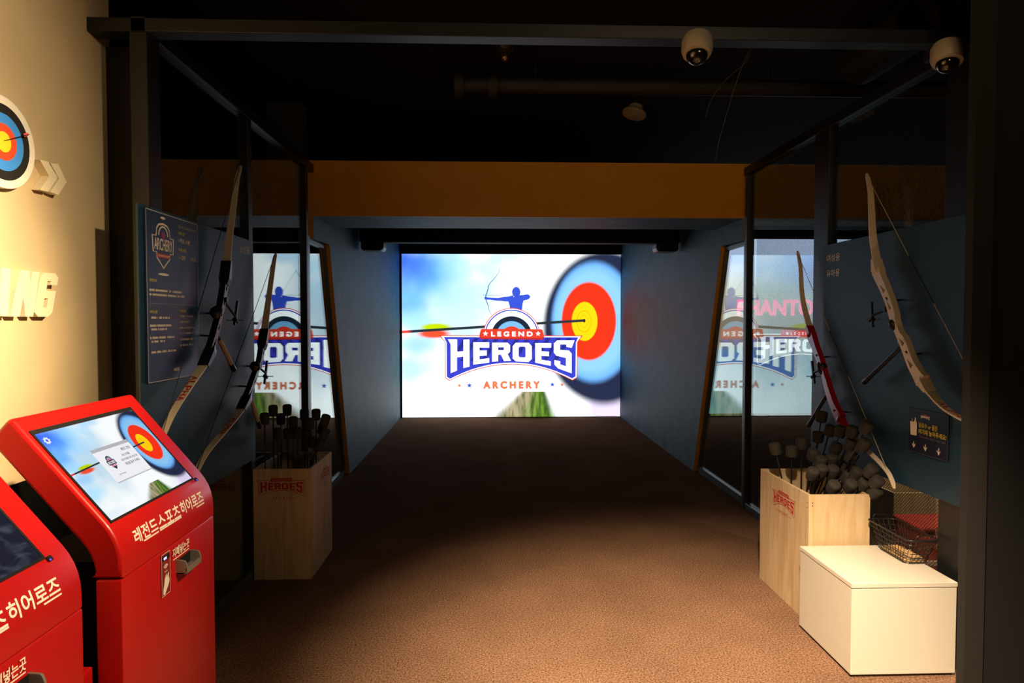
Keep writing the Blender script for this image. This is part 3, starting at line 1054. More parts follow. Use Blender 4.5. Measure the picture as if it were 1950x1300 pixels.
def make_kiosk(dy, label, archery):
    Y0, Y1 = 1.545 + dy, 2.060 + dy
    k = thing('game_kiosk', label, 'kiosk', (-0.90, (Y0 + Y1) / 2, 0), 'red touch kiosks along the tan wall')
    PX = Plane((0, Y0, 0), (1, 0, 0), (0, 0, 1))        # side profile, extruded towards -n
    front = Vector((-0.860, 0.927))
    top = Vector((-0.860 - 0.645 * 0.40 / 1.0, 0.927 + 0.764 * 0.40))
    # head shell above the seam
    prof = [(-0.860, 0.897), (-0.860, 0.985), (-1.108, 1.278), (-1.158, 1.222), (-0.922, 0.945), (-0.922, 0.897)]
    prof = rounded(prof, [0, 0.06, 0.016, 0.016, 0.05, 0])
    q = MB()
    m = len(prof)
    rings = []
    for (yy, ins) in [(Y0, 0.009), (Y0 + 0.0015, 0.0045), (Y0 + 0.0045, 0.0015), (Y0 + 0.009, 0.0),
                      (Y1 - 0.009, 0.0), (Y1 - 0.0045, 0.0015), (Y1 - 0.0015, 0.0045), (Y1, 0.009)]:
        ring = []
        for a in range(m):
            p, pa, pc = Vector(prof[a]), Vector(prof[a - 1]), Vector(prof[(a + 1) % m])
            t = ((p - pa).normalized() + (pc - p).normalized()).normalized()
            nn = Vector((-t.y, t.x))
            ring.append(Vector((p.x + nn.x * ins, yy, p.y + nn.y * ins)))
        rings.append(ring)
    fs = []
    for a in range(len(rings) - 1):
        for b_ in range(m):
            c_ = (b_ + 1) % m
            fs.append((a * m + b_, a * m + c_, (a + 1) * m + c_, (a + 1) * m + b_))
    q.add([p for r_ in rings for p in r_], fs)
    for yy, ring in ((-Y0, rings[0]), (-Y1, rings[-1])):
        q.poly(PX, [(p.x, p.z) for p in ring], yy + Y0)
    q.build('head_shell', M_red, k, smooth=40)
    # pedestal below the seam
    MB().box(-0.922, -0.861, Y0, Y1, 0.02, 0.894, 0.006).build('pedestal', M_red, k, smooth=40)
    MB().box(-1.12, -0.924, Y0 + 0.02, Y1 - 0.02, 0.02, 0.93).build('rear_housing', MATS['matt_black'], k)
    MB().box(-1.14, -0.87, Y0 + 0.01, Y1 - 0.01, 0.0, 0.02).build('base_plate', M_dark, k)
    # slanted face: screen
    PK = Plane((-0.860, Y0 + 0.012, 0.985), (0, 1, 0), KV)
    o_ = 0.043                                            # where v=0 of the tracing lies above the bend
    PK = Plane(Vector((-0.860, Y0 + 0.015, 0.985)) + KV * o_, (0, 1, 0), KV)
    u0, u1, v0, v1 = 0.006, 0.425, 0.012, 0.280
    q = MB()
    for (a, c_, e, f) in [(u0 - 0.006, u1 + 0.006, v0 - 0.006, v0), (u0 - 0.006, u1 + 0.006, v1, v1 + 0.012), (u0 - 0.006, u0, v0, v1), (u1, u1 + 0.006, v0, v1)]:
        q.prism(PK, [(a, e), (c_, e), (c_, f), (a, f)], 0.0005, 0.0025)
    q.build('screen_bezel', M_dark, k)
    if archery:
        sc_ = picture_quad(PK, u0, u1, v0, v1, 0.0015).build('screen', picture_mat('kiosk_picture', 1.0, 0.75), k)
        E = lambda n, c_: emit('kiosk_' + n, c_)
        q = MB()
        d0, d1, e0, e1 = 0.126, 0.293, 0.088, 0.197
        q.poly(PK, [(d0, e0), (d1, e0), (d1, e1), (d0, e1)], 0.0024)
        q.m = 1
        q.poly(PK, [(d0, e1 - 0.010), (d1, e1 - 0.010), (d1, e1), (d0, e1)], 0.0027)
        q.poly(PK, [(d0, e0), (d1, e0), (d1, e0 + 0.003), (d0, e0 + 0.003)], 0.0027)
        q.build('dialog_window', [E('white', (0.86, 0.86, 0.90)), E('grey', (0.46, 0.46, 0.48))], sc_)
        q = MB()
        # round badge with bar and point
        cx, cy, s = 0.165, 0.148, 0.00085
        q.m = 0
        q.poly(PK, [(cx + 14 * s * math.cos(t_ * PI / 12), cy + 8 * s + 17 * s * math.sin(t_ * PI / 12)) for t_ in range(13)], 0.0028)
        q.m = 1
        q.poly(PK, [(cx + 10 * s * math.cos(t_ * PI / 12), cy + 8 * s + 12 * s * math.sin(t_ * PI / 12)) for t_ in range(13)], 0.0029)
        q.m = 2
        q.poly(PK, [(cx + 5 * s * math.cos(t_ * PI / 12), cy + 8 * s + 7 * s * math.sin(t_ * PI / 12)) for t_ in range(13)], 0.0030)
        q.m = 0
        q.poly(PK, [(cx - 20 * s, cy - 9 * s), (cx + 20 * s, cy - 9 * s), (cx + 20 * s, cy + 8 * s), (cx - 20 * s, cy + 8 * s)], 0.0031)
        q.m = 3
        q.text(PK, 'ARCHERY', cx - 18 * s, cx + 18 * s, cy - 6 * s, cy + 5 * s, 0.0033, 0.02)
        q.m = 2
        q.poly(PK, [(cx - 13 * s, cy - 14 * s), (cx - 13 * s, cy - 10 * s), (cx + 13 * s, cy - 10 * s), (cx + 13 * s, cy - 14 * s)], 0.0031)
        q.m = 0
        q.poly(PK, [(cx - 12 * s, cy - 15 * s), (cx, cy - 27 * s), (cx + 12 * s, cy - 15 * s)], 0.0031)
        q.build('badge', [E('ink', (0.03, 0.03, 0.06)), E('lilac', (0.42, 0.34, 0.55)), E('pink', (0.70, 0.12, 0.22)), E('white', (0.86, 0.86, 0.90))], sc_)
        q = MB()
        for body, a, c_, e, f in [('\ub808\uc804\ub4dc \uc591\uad81', 0.238, 0.280, 0.168, 0.178), ('\uce74\ub4dc\ud0a4\ub97c', 0.222, 0.258, 0.152, 0.160),
                                  ('\ub9ac\ub354\uae30\uc5d0 \ud130\uce58 \ud558\uc2e0 \ud6c4', 0.206, 0.282, 0.139, 0.147),
                                  ('\uac8c\uc784\uc744 \uc990\uaca8 \uc8fc\uc138\uc694', 0.208, 0.276, 0.125, 0.134), ('\uc794\uc561 \ud655\uc778', 0.155, 0.185, 0.106, 0.110)]:
            MB().text(PK, body, a, c_, e, f, 0.0030, 0.012).build('dialog_text', E('ink', (0.03, 0.03, 0.06)), sc_)
        q = MB()
        gear = []
        for t_ in range(32):
            r = 0.011 if (t_ % 4) < 2 else 0.0085
            gear.append((0.026 + r * math.cos(t_ * PI / 16), 0.256 + r * math.sin(t_ * PI / 16)))
        q.poly(PK, gear, 0.0024, [[(0.026 + 0.0042 * math.cos(-t_ * PI / 8), 0.256 + 0.0042 * math.sin(-t_ * PI / 8)) for t_ in range(16)]])
        q.build('gear_icon', E('white', (0.86, 0.86, 0.90)), sc_)
    else:
        m = bpy.data.materials.new('dusky_picture')
        m.use_nodes = True
        nt = m.node_tree
        nt.nodes.clear()
        g = G(nt)
        out = nt.nodes.new('ShaderNodeOutputMaterial')
        em = nt.nodes.new('ShaderNodeEmission')
        nt.links.new(em.outputs[0], out.inputs[0])
        uv = nt.nodes.new('ShaderNodeUVMap')
        n = nt.nodes.new('ShaderNodeTexNoise')
        n.inputs['Scale'].default_value = 5
        n.inputs['Distortion'].default_value = 1.5
        nt.links.new(uv.outputs[0], n.inputs['Vector'])
        nt.links.new(g.mix(g.step(n.outputs['Fac'], 0.45, 0.75), (0.016, 0.016, 0.030), (0.075, 0.080, 0.11)), em.inputs[0])
        sc_ = picture_quad(PK, u0, u1, v0, v1, 0.0015).build('screen', m, k)
        q = MB()
        q.text(PK, '\ud788\uc5b4\ub85c\uc988', 0.24, 0.365, 0.072, 0.094, 0.0024, 0.004)
        q.build('title_text', emit('dusky_orange', (0.50, 0.17, 0.04)), sc_)
    # infra-red eye at the lower right of the screen
    q = MB()
    q.prism(PK, rounded([(0.432, -0.004), (0.444, -0.004), (0.444, 0.008), (0.432, 0.008)], [0.003] * 4, 3), 0.0005, 0.004)
    q.build('sensor', M_dark, k)
    MB().lathe([(0.0018, 0), (0.0018, 0.001), (0.001, 0.002)], PK.p(0.4345, -0.001, 0.004), PK.n, 10).build('indicator_light', emit('blue_led', (0.25, 0.15, 3.0)), k)
    # lettering on the upright front
    PF = Plane((-0.860, Y0, 0), (0, 1, 0), (0, 0, 1))
    q = MB()
    segs = [('\ub808\uc804\ub4dc', 0.067, 0.178, 0), ('\uc2a4\ud3ec\uce20', 0.183, 0.302, 0), ('\ud788\uc5b4\ub85c\uc988', 0.307, 0.447, 0)]
    for body, a, c_, _ in segs:
        q.text(PF, body, a, c_, 0.954, 0.990, 0.0008, 0.024)
    for a, c_ in ((0.103, 0.176), (0.183, 0.302), (0.395, 0.447)):
        q.poly(PF, [(a, 0.950), (c_, 0.950), (c_, 0.9535), (a, 0.9535)], 0.0008)
    bm = bmesh.new()                                    # lay the print onto the bent sheet
    bv = [bm.verts.new(p) for p in q.v]
    for f in q.f:
        bm.faces.new([bv[i] for i in f])
    for kz in range(12):
        bmesh.ops.bisect_plane(bm, geom=bm.verts[:] + bm.edges[:] + bm.faces[:], plane_co=(0, 0, 0.951 + 0.0035 * kz), plane_no=(0, 0, 1))
    q = MB().bm(bm)
    for v in q.v:
        v.x += face_x(prof, v.z) + 0.860
    q.build('title_lettering', M_whiteprint, k)
    q = MB()
    q.text(PF, '\uc9c0\ud3d0\ub123\ub294\uacf3', 0.240, 0.338, 0.856, 0.882, 0.0022, 0.02)
    q.poly(PF, [(0.242, 0.850), (0.336, 0.850), (0.336, 0.853), (0.242, 0.853)], 0.0022)
    q.build('slot_lettering', M_whiteprint, k)
    # banknote slot: open metal tray with side cheeks
    bs = MB()
    ya, yb = Y0 + 0.262, Y0 + 0.350
    for yy in (ya, yb - 0.006):
        bs.prism(Plane((0, yy, 0), (1, 0, 0), (0, 0, 1)), rounded([(-0.861, 0.806), (-0.836, 0.806), (-0.828, 0.822), (-0.836, 0.842), (-0.861, 0.844)], [0, 0.006, 0.008, 0.006, 0], 3), -0.006, 0)
    bs.box(-0.861, -0.832, ya, yb, 0.804, 0.811, 0.002)
    bs.box(-0.836, -0.829, ya, yb, 0.806, 0.822, 0.002)
    bs.build('banknote_slot', M_grey, k)
    MB().box(-0.8605, -0.8585, ya + 0.006, yb - 0.006, 0.812, 0.842).build('slot_mouth', M_dark, k)
    # card reader sticker with wave and hand
    q = MB()
    c0, c1 = 0.180, 0.226
    q.poly(PF, [(c0, 0.774), (c1, 0.774), (c1, 0.886), (c0, 0.886)], 0.0012)
    q.m = 1
    for (a, c_, e, f) in [(c0, c1, 0.774, 0.7752), (c0, c1, 0.8848, 0.886), (c0, c0 + 0.0012, 0.774, 0.886), (c1 - 0.0012, c1, 0.774, 0.886)]:
        q.poly(PF, [(a, e), (c_, e), (c_, f), (a, f)], 0.0018)
    for r in (0.005, 0.009, 0.013):
        q.strip(PF, arc(0.203, 0.842, r, 35, 145, 10), 0.0022, 0.0018)
    q.text(PF, 'Wi-Fi', 0.195, 0.211, 0.834, 0.839, 0.0018, 0.01)
    hand = smooth_path([(0.188, 0.778), (0.188, 0.792), (0.193, 0.804), (0.196, 0.818), (0.204, 0.828), (0.207, 0.829), (0.206, 0.818), (0.213, 0.827), (0.219, 0.830), (0.217, 0.818), (0.221, 0.809), (0.216, 0.797), (0.205, 0.786), (0.197, 0.777)], 2)
    q.poly(PF, [(p.x, p.y) for p in hand], 0.0018)
    q.build('card_reader_sticker', [mat('sticker_red', (0.22, 0.012, 0.012), 0.5), M_whiteprint], k)
    q = MB()
    q.box(-0.8605, -0.856, Y0 + c0 + 0.006, Y0 + c1 - 0.004, 0.868, 0.880, 0.001)
    q.build('reader_window', M_dark, k)
    MB().box(-0.8562, -0.8552, Y0 + c0 + 0.008, Y0 + c0 + 0.022, 0.871, 0.877).build('reader_light', emit('reader_led', (0.9, 0.9, 3.0)), k)
    return k


make_kiosk(0.0, 'red touch kiosk with bright archery picture, next to the glass partition', True)
make_kiosk(-0.659, 'red touch kiosk with dark screen cut off at lower left corner', False)
o = MB().box(-1.14, -0.926, 1.410, 1.538, 0.0, 0.695, 0.004).build('filler_box', M_red, origin=(-1.03, 1.474, 0))
tag(o, 'low red filler box standing in the gap between the two kiosks', 'box')

# ------------------------------------------------------------------ display boards on the glass
def hook_mesh(parent, x_face, side, y, z):
    x1_ = x_face + side * 0.062
    q = MB().tube([(x_face, y, z), (x_face + side * 0.03, y, z - 0.002), (x1_, y, z - 0.002), (x1_ + side * 0.012, y, z + 0.012)], 0.0045, 8)
    return q.build('hook', M_dark, parent)


bl = thing('display_board', 'dark blue board on the left glass holding two black bows', 'board', (-1.37, 3.2, 0.70))
MB().box(-1.370, -1.36, 2.60, 3.835, 0.70, 1.955, 0.002).build('panel', M_board, bl)
PLB = Plane((-1.36, 0, 0), (0, 1, 0), (0, 0, 1))
MB().text(PLB, '\ub0a8\uc131\uc6a9', 3.635, 3.775, 1.872, 1.915, 0.001, 0.004).build('board_lettering', mat('dim_print', (0.88, 0.84, 0.76), 0.6), bl)
br = thing('display_board', 'dark blue board on the right glass holding a white and a red bow', 'board', (2.03, 3.3, 0.70))
MB().box(2.008, 2.045, 2.625, 3.895, 0.70, 1.95, 0.002).build('panel', M_board, br)
PRB = Plane((2.008, 0, 0), (0, -1, 0), (0, 0, 1))
MB().text(PRB, '\uc5ec\uc131\uc6a9', -3.862, -3.715, 1.845, 1.890, 0.001, 0.012).build('board_lettering', MATS['dim_print'], br)
q = MB()
q.text(PRB, '\uc720\uc544\uc6a9', -3.862, -3.715, 1.755, 1.800, 0.001, 0.012)
q.build('board_lettering', MATS['dim_print'], br)

# ------------------------------------------------------------------ poster on the left board
po = thing('information_poster', 'tall navy information poster with archery shield on the left board', 'poster', (-1.352, 2.865, 1.25))
MB().box(-1.3595, -1.350, 2.635, 3.095, 1.25, 1.943, 0.001).build('sheet', M_poster, po)
q = MB()
PP = Plane((-1.350, 0, 0), (0, 1, 0), (0, 0, 1))
ya, yb, za, zb = 2.636, 3.094, 1.251, 1.942
for (a, c_, e, f) in [(ya, yb, za, za + .003), (ya, yb, zb - .003, zb), (ya, ya + .003, za, zb), (yb - .003, yb, za, zb)]:
    q.poly(PP, [(a, e), (c_, e), (c_, f), (a, f)], 0.0006)
M_pw = mat('poster_cream', (0.80, 0.72, 0.60), 0.6)
M_pd = mat('poster_dim', (0.45, 0.40, 0.36), 0.6)
q.build('border', mat('poster_edge', (0.55, 0.55, 0.52), 0.5), po)
# shield emblem
cu, cw = 2.772, 0.094
sh = [(-0.62, 0.55), (-0.58, 0.78), (-0.40, 0.95), (0, 1.02), (0.40, 0.95), (0.58, 0.78), (0.62, 0.55), (0.66, 0.42), (0.98, 0.42), (0.92, -0.30), (0.62, -0.30), (0.60, -0.55), (0.36, -0.72), (0, -1.0),
      (-0.36, -0.72), (-0.60, -0.55), (-0.62, -0.30), (-0.92, -0.30), (-0.98, 0.42), (-0.66, 0.42)]
zc, hh = 1.806, 0.094
S = lambda pts, k=1.0: [(cu + x * cw * k, zc + y * hh * k) for x, y in pts]
q = MB()
q.poly(PP, S(sh), 0.0006)
q.m = 1
q.poly(PP, S(sh, 0.92), 0.0010)
q.m = 0
q.strip(PP, S([(0.40 * math.cos(math.radians(a)), 0.45 + 0.40 * math.sin(math.radians(a))) for a in range(0, 181, 12)]), 0.007, 0.0013)
q.m = 3
q.poly(PP, S([(0.24 * math.cos(t * PI / 10), 0.46 + 0.24 * math.sin(t * PI / 10)) for t in range(20)]), 0.0012)
q.m = 2
q.poly(PP, S([(0.13 * math.cos(t * PI / 10), 0.46 + 0.13 * math.sin(t * PI / 10)) for t in range(20)]), 0.0014)
q.poly(PP, S([(-0.55, -0.52), (0.55, -0.52), (0.58, -0.34), (-0.58, -0.34)]), 0.0013)
q.m = 0
q.text(PP, 'ARCHERY', cu - 0.80 * cw, cu + 0.80 * cw, zc - 0.20 * hh, zc + 0.32 * hh, 0.0015, 0.015)
q.text(PP, 'CHAMPIONSHIP', cu - 0.50 * cw, cu + 0.50 * cw, zc - 0.475 * hh, zc - 0.385 * hh, 0.0016, 0.01)
for zz, w_ in ((1.922, 0.020), (1.690, 0.045)):
    q.poly(PP, [(cu + w_ * math.cos(t * PI / 10), zz + 0.005 * math.sin(t * PI / 10)) for t in range(20)], 0.0006)
q.build('shield_emblem', [M_pw, M_poster, mat('poster_red', (0.40, 0.03, 0.03), 0.6), mat('poster_blue', (0.06, 0.05, 0.25), 0.6)], po)
q = MB()
q.m = 2
q.text(PP, 'SERVICE INFORMATION', 2.905, 3.078, 1.900, 1.913, 0.0006, 0.01)
q.m = 1
q.text(PP, '\uc774\uc6a9\uc2dc\uac04', 2.905, 2.965, 1.872, 1.886, 0.0006, 0.01)
q.text(PP, '\uc774\uc6a9\uc778\uc6d0', 2.905, 2.975, 1.800, 1.815, 0.0006, 0.01)
q.text(PP, '\uac8c\uc784\uc548\ub0b4', 2.655, 2.712, 1.655, 1.668, 0.0006, 0.01)
q.text(PP, '\uc8fc\uc758\uc0ac\ud56d', 2.655, 2.715, 1.528, 1.541, 0.0006, 0.01)
q.text(PP, '\uc774\uc6a9\ubc29\ubc95', 2.905, 2.965, 1.536, 1.548, 0.0006, 0.006)
q.m = 0
q.text(PP, '1\uac8c\uc784 15\ubd84', 2.905, 3.015, 1.838, 1.857, 0.0006, 0.01)
q.text(PP, '1~2\uba85', 2.905, 2.965, 1.765, 1.784, 0.0006, 0.01)
q.text(PP, '120\ucd08', 3.020, 3.078, 1.768, 1.786, 0.0006, 0.01)
rnd = random.Random(3)


def small_print(a, c_, z, hgt, mi):
    """rows of print too small to read in the photograph"""
    q.m = mi
    x = a
    while x < c_:
        w_ = rnd.uniform(0.004, 0.008)
        if rnd.random() > 0.18:
            q.poly(PP, [(x, z), (x + w_ * 0.8, z), (x + w_ * 0.8, z + hgt * rnd.uniform(0.7, 1)), (x, z + hgt)], 0.0006)
        x += w_


for a, c_, z in [(2.655, 2.93, 1.618), (2.655, 2.95, 1.600), (2.66, 2.82, 1.507), (2.655, 2.83, 1.475), (2.665, 2.80, 1.460),
                 (2.655, 2.86, 1.426), (2.665, 2.77, 1.411), (2.655, 2.87, 1.368)]:
    small_print(a, c_, z, 0.009, 0)
for a, c_, z in [(2.905, 3.03, 1.515), (2.905, 3.00, 1.490), (2.905, 3.05, 1.464), (2.905, 3.03, 1.440), (2.905, 3.03, 1.413), (2.905, 3.03, 1.388)]:
    small_print(a, c_, z, 0.008, 2)
q.m = 2
q.poly(PP, [(2.655, 1.568), (3.06, 1.568), (3.06, 1.569), (2.655, 1.569)], 0.0006)
q.m = 0
q.text(PP, 'HEROES', 2.845, 2.895, 1.283, 1.297, 0.0006, 0.02)
q.build('poster_print', [M_pw, mat('poster_yellow', (0.80, 0.68, 0.05), 0.6), M_pd], po)

# ------------------------------------------------------------------ drink sign on the right board
sg = thing('notice_sign', 'small navy notice with cup picture and three down arrows on right board', 'sign', (2.005, 2.925, 0.88))
MB().box(2.002, 2.0075, 2.789, 3.063, 0.880, 1.085, 0.001).build('sheet', M_sign, sg)
PG = Plane((2.002, 3.063, 0.880), (0, -1, 0), (0, 0, 1))
W_, H_ = 0.274, 0.205
q = MB()
for (a, c_, e, f) in [(0, W_, 0, .003), (0, W_, H_ - .003, H_), (0, .003, 0, H_), (W_ - .003, W_, 0, H_)]:
    q.poly(PG, [(a, e), (c_, e), (c_, f), (a, f)], 0.0006)
q.build('border', mat('sign_edge', (0.05, 0.055, 0.09), 0.5), sg)
q = MB()
sl = 0.062 / 1170
T3 = lambda pts: [(0.120 + (x - 690) * sl, 0.176 - (y - 850) * sl) for x, y in pts]
for o, hs in HEROES:
    q.poly(PG, T3(o), 0.0006, [T3(x) for x in hs])
q.m = 1
q.poly(PG, T3(LEG_BANNER), 0.0006)
q.build('logo', [M_whiteprint, M_redtxt], sg)
q = MB()
q.text(PG, '\uc74c\ub8cc\uc218 or \ubb3c\uc740', 0.076, 0.205, 0.122, 0.146, 0.0006, 0.012)
q.text(PG, '\uc5ec\uae30\uc5d0 \ub193\uc544\uc8fc\uc138\uc694!', 0.076, 0.262, 0.092, 0.117, 0.0006, 0.012)
q.build('yellow_lettering', M_yprint, sg)
MB().text(PG, 'Please leave a drink / water here', 0.078, 0.255, 0.076, 0.086, 0.0006, 0.004).build('small_lettering', mat('sign_dim', (0.22, 0.18, 0.22), 0.6), sg)
q = MB()
q.poly(PG, [(0.014, 0.132), (0.012, 0.142), (0.040, 0.142), (0.046, 0.150), (0.046, 0.156), (0.0475, 0.156), (0.0475, 0.164), (0.055, 0.164), (0.055, 0.156), (0.056, 0.150), (0.062, 0.140), (0.062, 0.080), (0.018, 0.078)], 0.0006)
q.strip(PG, [(0.026, 0.142), (0.029, 0.156)], 0.003, 0.0006)
q.build('cup_picture', M_whiteprint, sg)
for cx in (0.043, 0.125, 0.215):
    MB().poly(PG, [(cx - 0.0022, 0.050), (cx + 0.0022, 0.050), (cx + 0.0022, 0.030), (cx + 0.010, 0.040), (cx + 0.012, 0.036), (cx, 0.018), (cx - 0.012, 0.036), (cx - 0.010, 0.040), (cx - 0.0022, 0.030)], 0.0006).build('down_arrow', M_whiteprint, sg)


# ------------------------------------------------------------------ bows
def sweep(x0, pts, widths, thick):
    """flat limb: centre line in the board plane, width across it, thickness in the plane"""
    q = MB()
    n = len(pts)
    vs, fs = [], []
    for i, p in enumerate(pts):
        t = (pts[min(i + 1, n - 1)] - pts[max(i - 1, 0)]).normalized()
        nn = Vector((-t.y, t.x)) * thick[i] / 2
        w = widths[i] / 2
        for sx, sn in ((-1, -1), (1, -1), (1, 1), (-1, 1)):
            c = p + nn * sn
            vs.append((x0 + sx * w, c.x, c.y))
    for i in range(n - 1):
        for k in range(4):
            k2 = (k + 1) % 4
            fs.append((i * 4 + k, i * 4 + k2, (i + 1) * 4 + k2, (i + 1) * 4 + k))
    fs.append((3, 2, 1, 0))
    fs.append(tuple((n - 1) * 4 + k for k in range(4)))
    return q.add(vs, fs)


def limb_mesh(x0, pts, w0, w1, th=0.008):
    """limb from the riser (first point) to the tip (last point)"""
    P = smooth_path(pts, 5)
    n = len(P)
    ws, ts = [], []
    for i in range(n):
        t = i / (n - 1)
        ws.append((w0 + (w1 - w0) * t) if t < 0.93 else (w0 + (w1 - w0) * t) * (1 - 0.45 * (t - 0.93) / 0.07))
        ts.append(th * (1 - 0.35 * t))
    return sweep(x0, P, ws, ts), P


def along(P, dist):
    acc = 0
    for i in range(len(P) - 1):
        l = (P[i + 1] - P[i]).length
        if acc + l >= dist:
            t = (dist - acc) / l
            return P[i].lerp(P[i + 1], t), (P[i + 1] - P[i]).normalized()
        acc += l
    return P[-1], (P[-1] - P[-2]).normalized()


def limb_lettering(x0, P, start, size, word, up, th, parent, material):
    """letters one by one along the limb, on the face turned to the lane"""
    q = MB()
    d = start
    for ch in word:
        w = size * (0.30 if ch == '|' else 0.92)
        c, t = along(P, d + w / 2)
        r = Vector((0, t.x, t.y))
        u = Vector((up, 0, 0))
        n = r.cross(u)
        if n.dot(Vector((0, -1, 0.15))) < 0:
            r, n = r, -n
        pl = Plane((x0, c.x, c.y), r, u)
        s = 1 if pl.n.dot(n) > 0 else -1
        q.text(pl, ch, -w * 0.42, w * 0.42, -size * 0.36, size * 0.36, s * (th / 2 + 0.0012), 0.02)
        d += w
    return q.build('limb_lettering', material, parent)


def bow_thing(label, x0, upper, riser, lower, riser_mat, limb_mat, string_mat, w0, group, cfg):
    """upper/lower: limb points from riser to tip; riser: centre line from top pocket to bottom pocket"""
    mid = riser[len(riser) // 2]
    bw = thing('recurve_bow', label, 'bow', (x0, mid[0], mid[1]), group)
    q, PU = limb_mesh(x0, [Vector(p) for p in upper], w0, w0 * 0.45)
    ul = q.build('upper_limb', limb_mat, bw)
    q, PD = limb_mesh(x0, [Vector(p) for p in lower], w0, w0 * 0.45)
    ll = q.build('lower_limb', limb_mat, bw)
    R_ = smooth_path([Vector(p) for p in riser], 4)
    n = len(R_)
    # riser plate with sight windows
    side = []
    hw = cfg['riser_half']
    for i, p in enumerate(R_):
        t = (R_[min(i + 1, n - 1)] - R_[max(i - 1, 0)]).normalized()
        nn = Vector((-t.y, t.x))
        f = i / (n - 1)
        w = hw * (1.0 + 0.55 * (abs(2 * f - 1) ** 4)) * (0.72 if 0.44 < f < 0.60 else 1.0)
        side.append((p + nn * w, p - nn * w, p, t, nn, w))
    outline = [(a.x, a.y) for a, *_ in side] + [(c[1].x, c[1].y) for c in reversed(side)]
    holes = []
    if cfg.get('windows'):
        for f in cfg['windows']:
            a, b_, p, t, nn, w = side[int(f * (n - 1))]
            L = cfg.get('win_len', 0.030)
            tri = [p - t * L * 0.5 + nn * w * 0.30, p + t * L * 0.5 + nn * w * 0.45, p + t * L * 0.42 - nn * w * 0.50]
            holes.append([(v.x, v.y) for v in tri])
    th = cfg['riser_thick']
    PB = Plane((x0 - th / 2, 0, 0), (0, 1, 0), (0, 0, 1))
    MB().prism(PB, outline, 0, th, holes).build('riser', riser_mat, bw, smooth=30)
    # limb pockets at both ends
    for end, P in ((0, PU), (-1, PD)):
        c, t = (P[0], (P[1] - P[0]).normalized())
        q = MB()
        pk = cfg.get('pocket', 0.6)
        seg = [c - t * 0.075 * pk, c - t * 0.045 * pk, c + t * 0.050 * pk]
        sw = sweep(x0, seg, [w0 * 0.8, w0 * 1.15, w0 * 1.12], [0.034, 0.032, 0.016])
        sw.build('limb_pocket', cfg['pocket_mat'], bw)
    # grip
    gi = int(0.52 * (n - 1))
    gseg = [R_[max(gi - 2, 0)], R_[max(gi - 1, 0)], R_[gi], R_[min(gi + 1, n - 1)], R_[min(gi + 2, n - 1)]]
    bulge = Vector(cfg['belly'])
    gs = [Vector((x0, *(p + bulge * o_))) for p, o_ in zip(gseg, (0.006, 0.020, 0.030, 0.036, 0.022))]
    MB().tube(gs, [0.016, 0.026, 0.030, 0.027, 0.014], 12).build('grip', M_dark, bw, smooth=50)
    # string from tip to tip, running onto the limb ends
    tu, td = PU[-1], PD[-1]
    s0, s1 = along(PU[::-1], 0.018)[0], along(PD[::-1], 0.018)[0]
    ofs = bulge * 0.008
    k = 10
    q = MB()
    pts = [Vector((x0, *(s0 + ofs).lerp(s1 + ofs, i / k))) for i in range(k + 1)]
    q.tube(pts, 0.0017, 6)
    st = q.build('bowstring', string_mat, bw)
    q = MB()
    q.tube([pts[4], pts[5], pts[6]], 0.0024, 6)
    q.build('serving', M_stringd, st)
    # stabiliser
    a, c = (Vector((x0, *cfg['stab'][0])), Vector((x0, *cfg['stab'][1])))
    dd = (c - a).normalized()
    q = MB()
    q.tube([a, a + dd * 0.05], [0.008, 0.011], 10)
    q.build('stabilizer_socket', M_dark, bw, smooth=40)
    q = MB().tube([c - dd * 0.06, c - dd * 0.012, c], [0.013, 0.014, 0.006], 10)
    q.build('stabilizer_cap', M_dark, bw, smooth=40)
    MB().tube([a + dd * 0.05, c - dd * 0.06], 0.0115, 12).build('stabilizer', cfg['rod_mat'], bw, smooth=50)
    # sight: arm, block, vertical bar, pin
    e0, e1 = Vector((x0, *cfg['sight'][0])), Vector((x0, *cfg['sight'][1]))
    sd = (e1 - e0).normalized()
    up = Vector((0, *cfg['bar'])).normalized()
    q = MB().tube([e0, e1], 0.006, 8)
    sa = q.build('sight_arm', M_dark, bw)
    q = MB().tube([e1 - up * cfg['bar_lo'], e1 + up * cfg['bar_hi']], 0.0085, 4)
    q.build('sight_bar', M_dark, sa)
    q = MB().tube([e1 - sd * 0.01 - up * 0.02, e1 + sd * 0.018 - up * 0.02], 0.012, 10)
    q.build('sight_block', M_dark, sa)
    q = MB().tube([e1 + Vector((-0.045, 0, 0)) - up * 0.02, e1 + Vector((0.045, 0, 0)) - up * 0.02], 0.0025, 6)
    q.build('sight_pin', M_grey, sa)
    q = MB().tube([e0 + Vector((-0.02, 0, 0)), e0 + Vector((0.022, 0, 0))], [0.013, 0.013], 12)
    q.build('sight_knob', M_dark, sa)
    # arrow rest: short bent wire
    rp = Vector((x0, *R_[int(0.40 * (n - 1))]))
    MB().tube([rp, rp + sd * 0.03, rp + sd * 0.042 + up * 0.012], 0.003, 6).build('arrow_rest', M_dark, bw)
    return bw, PU, PD


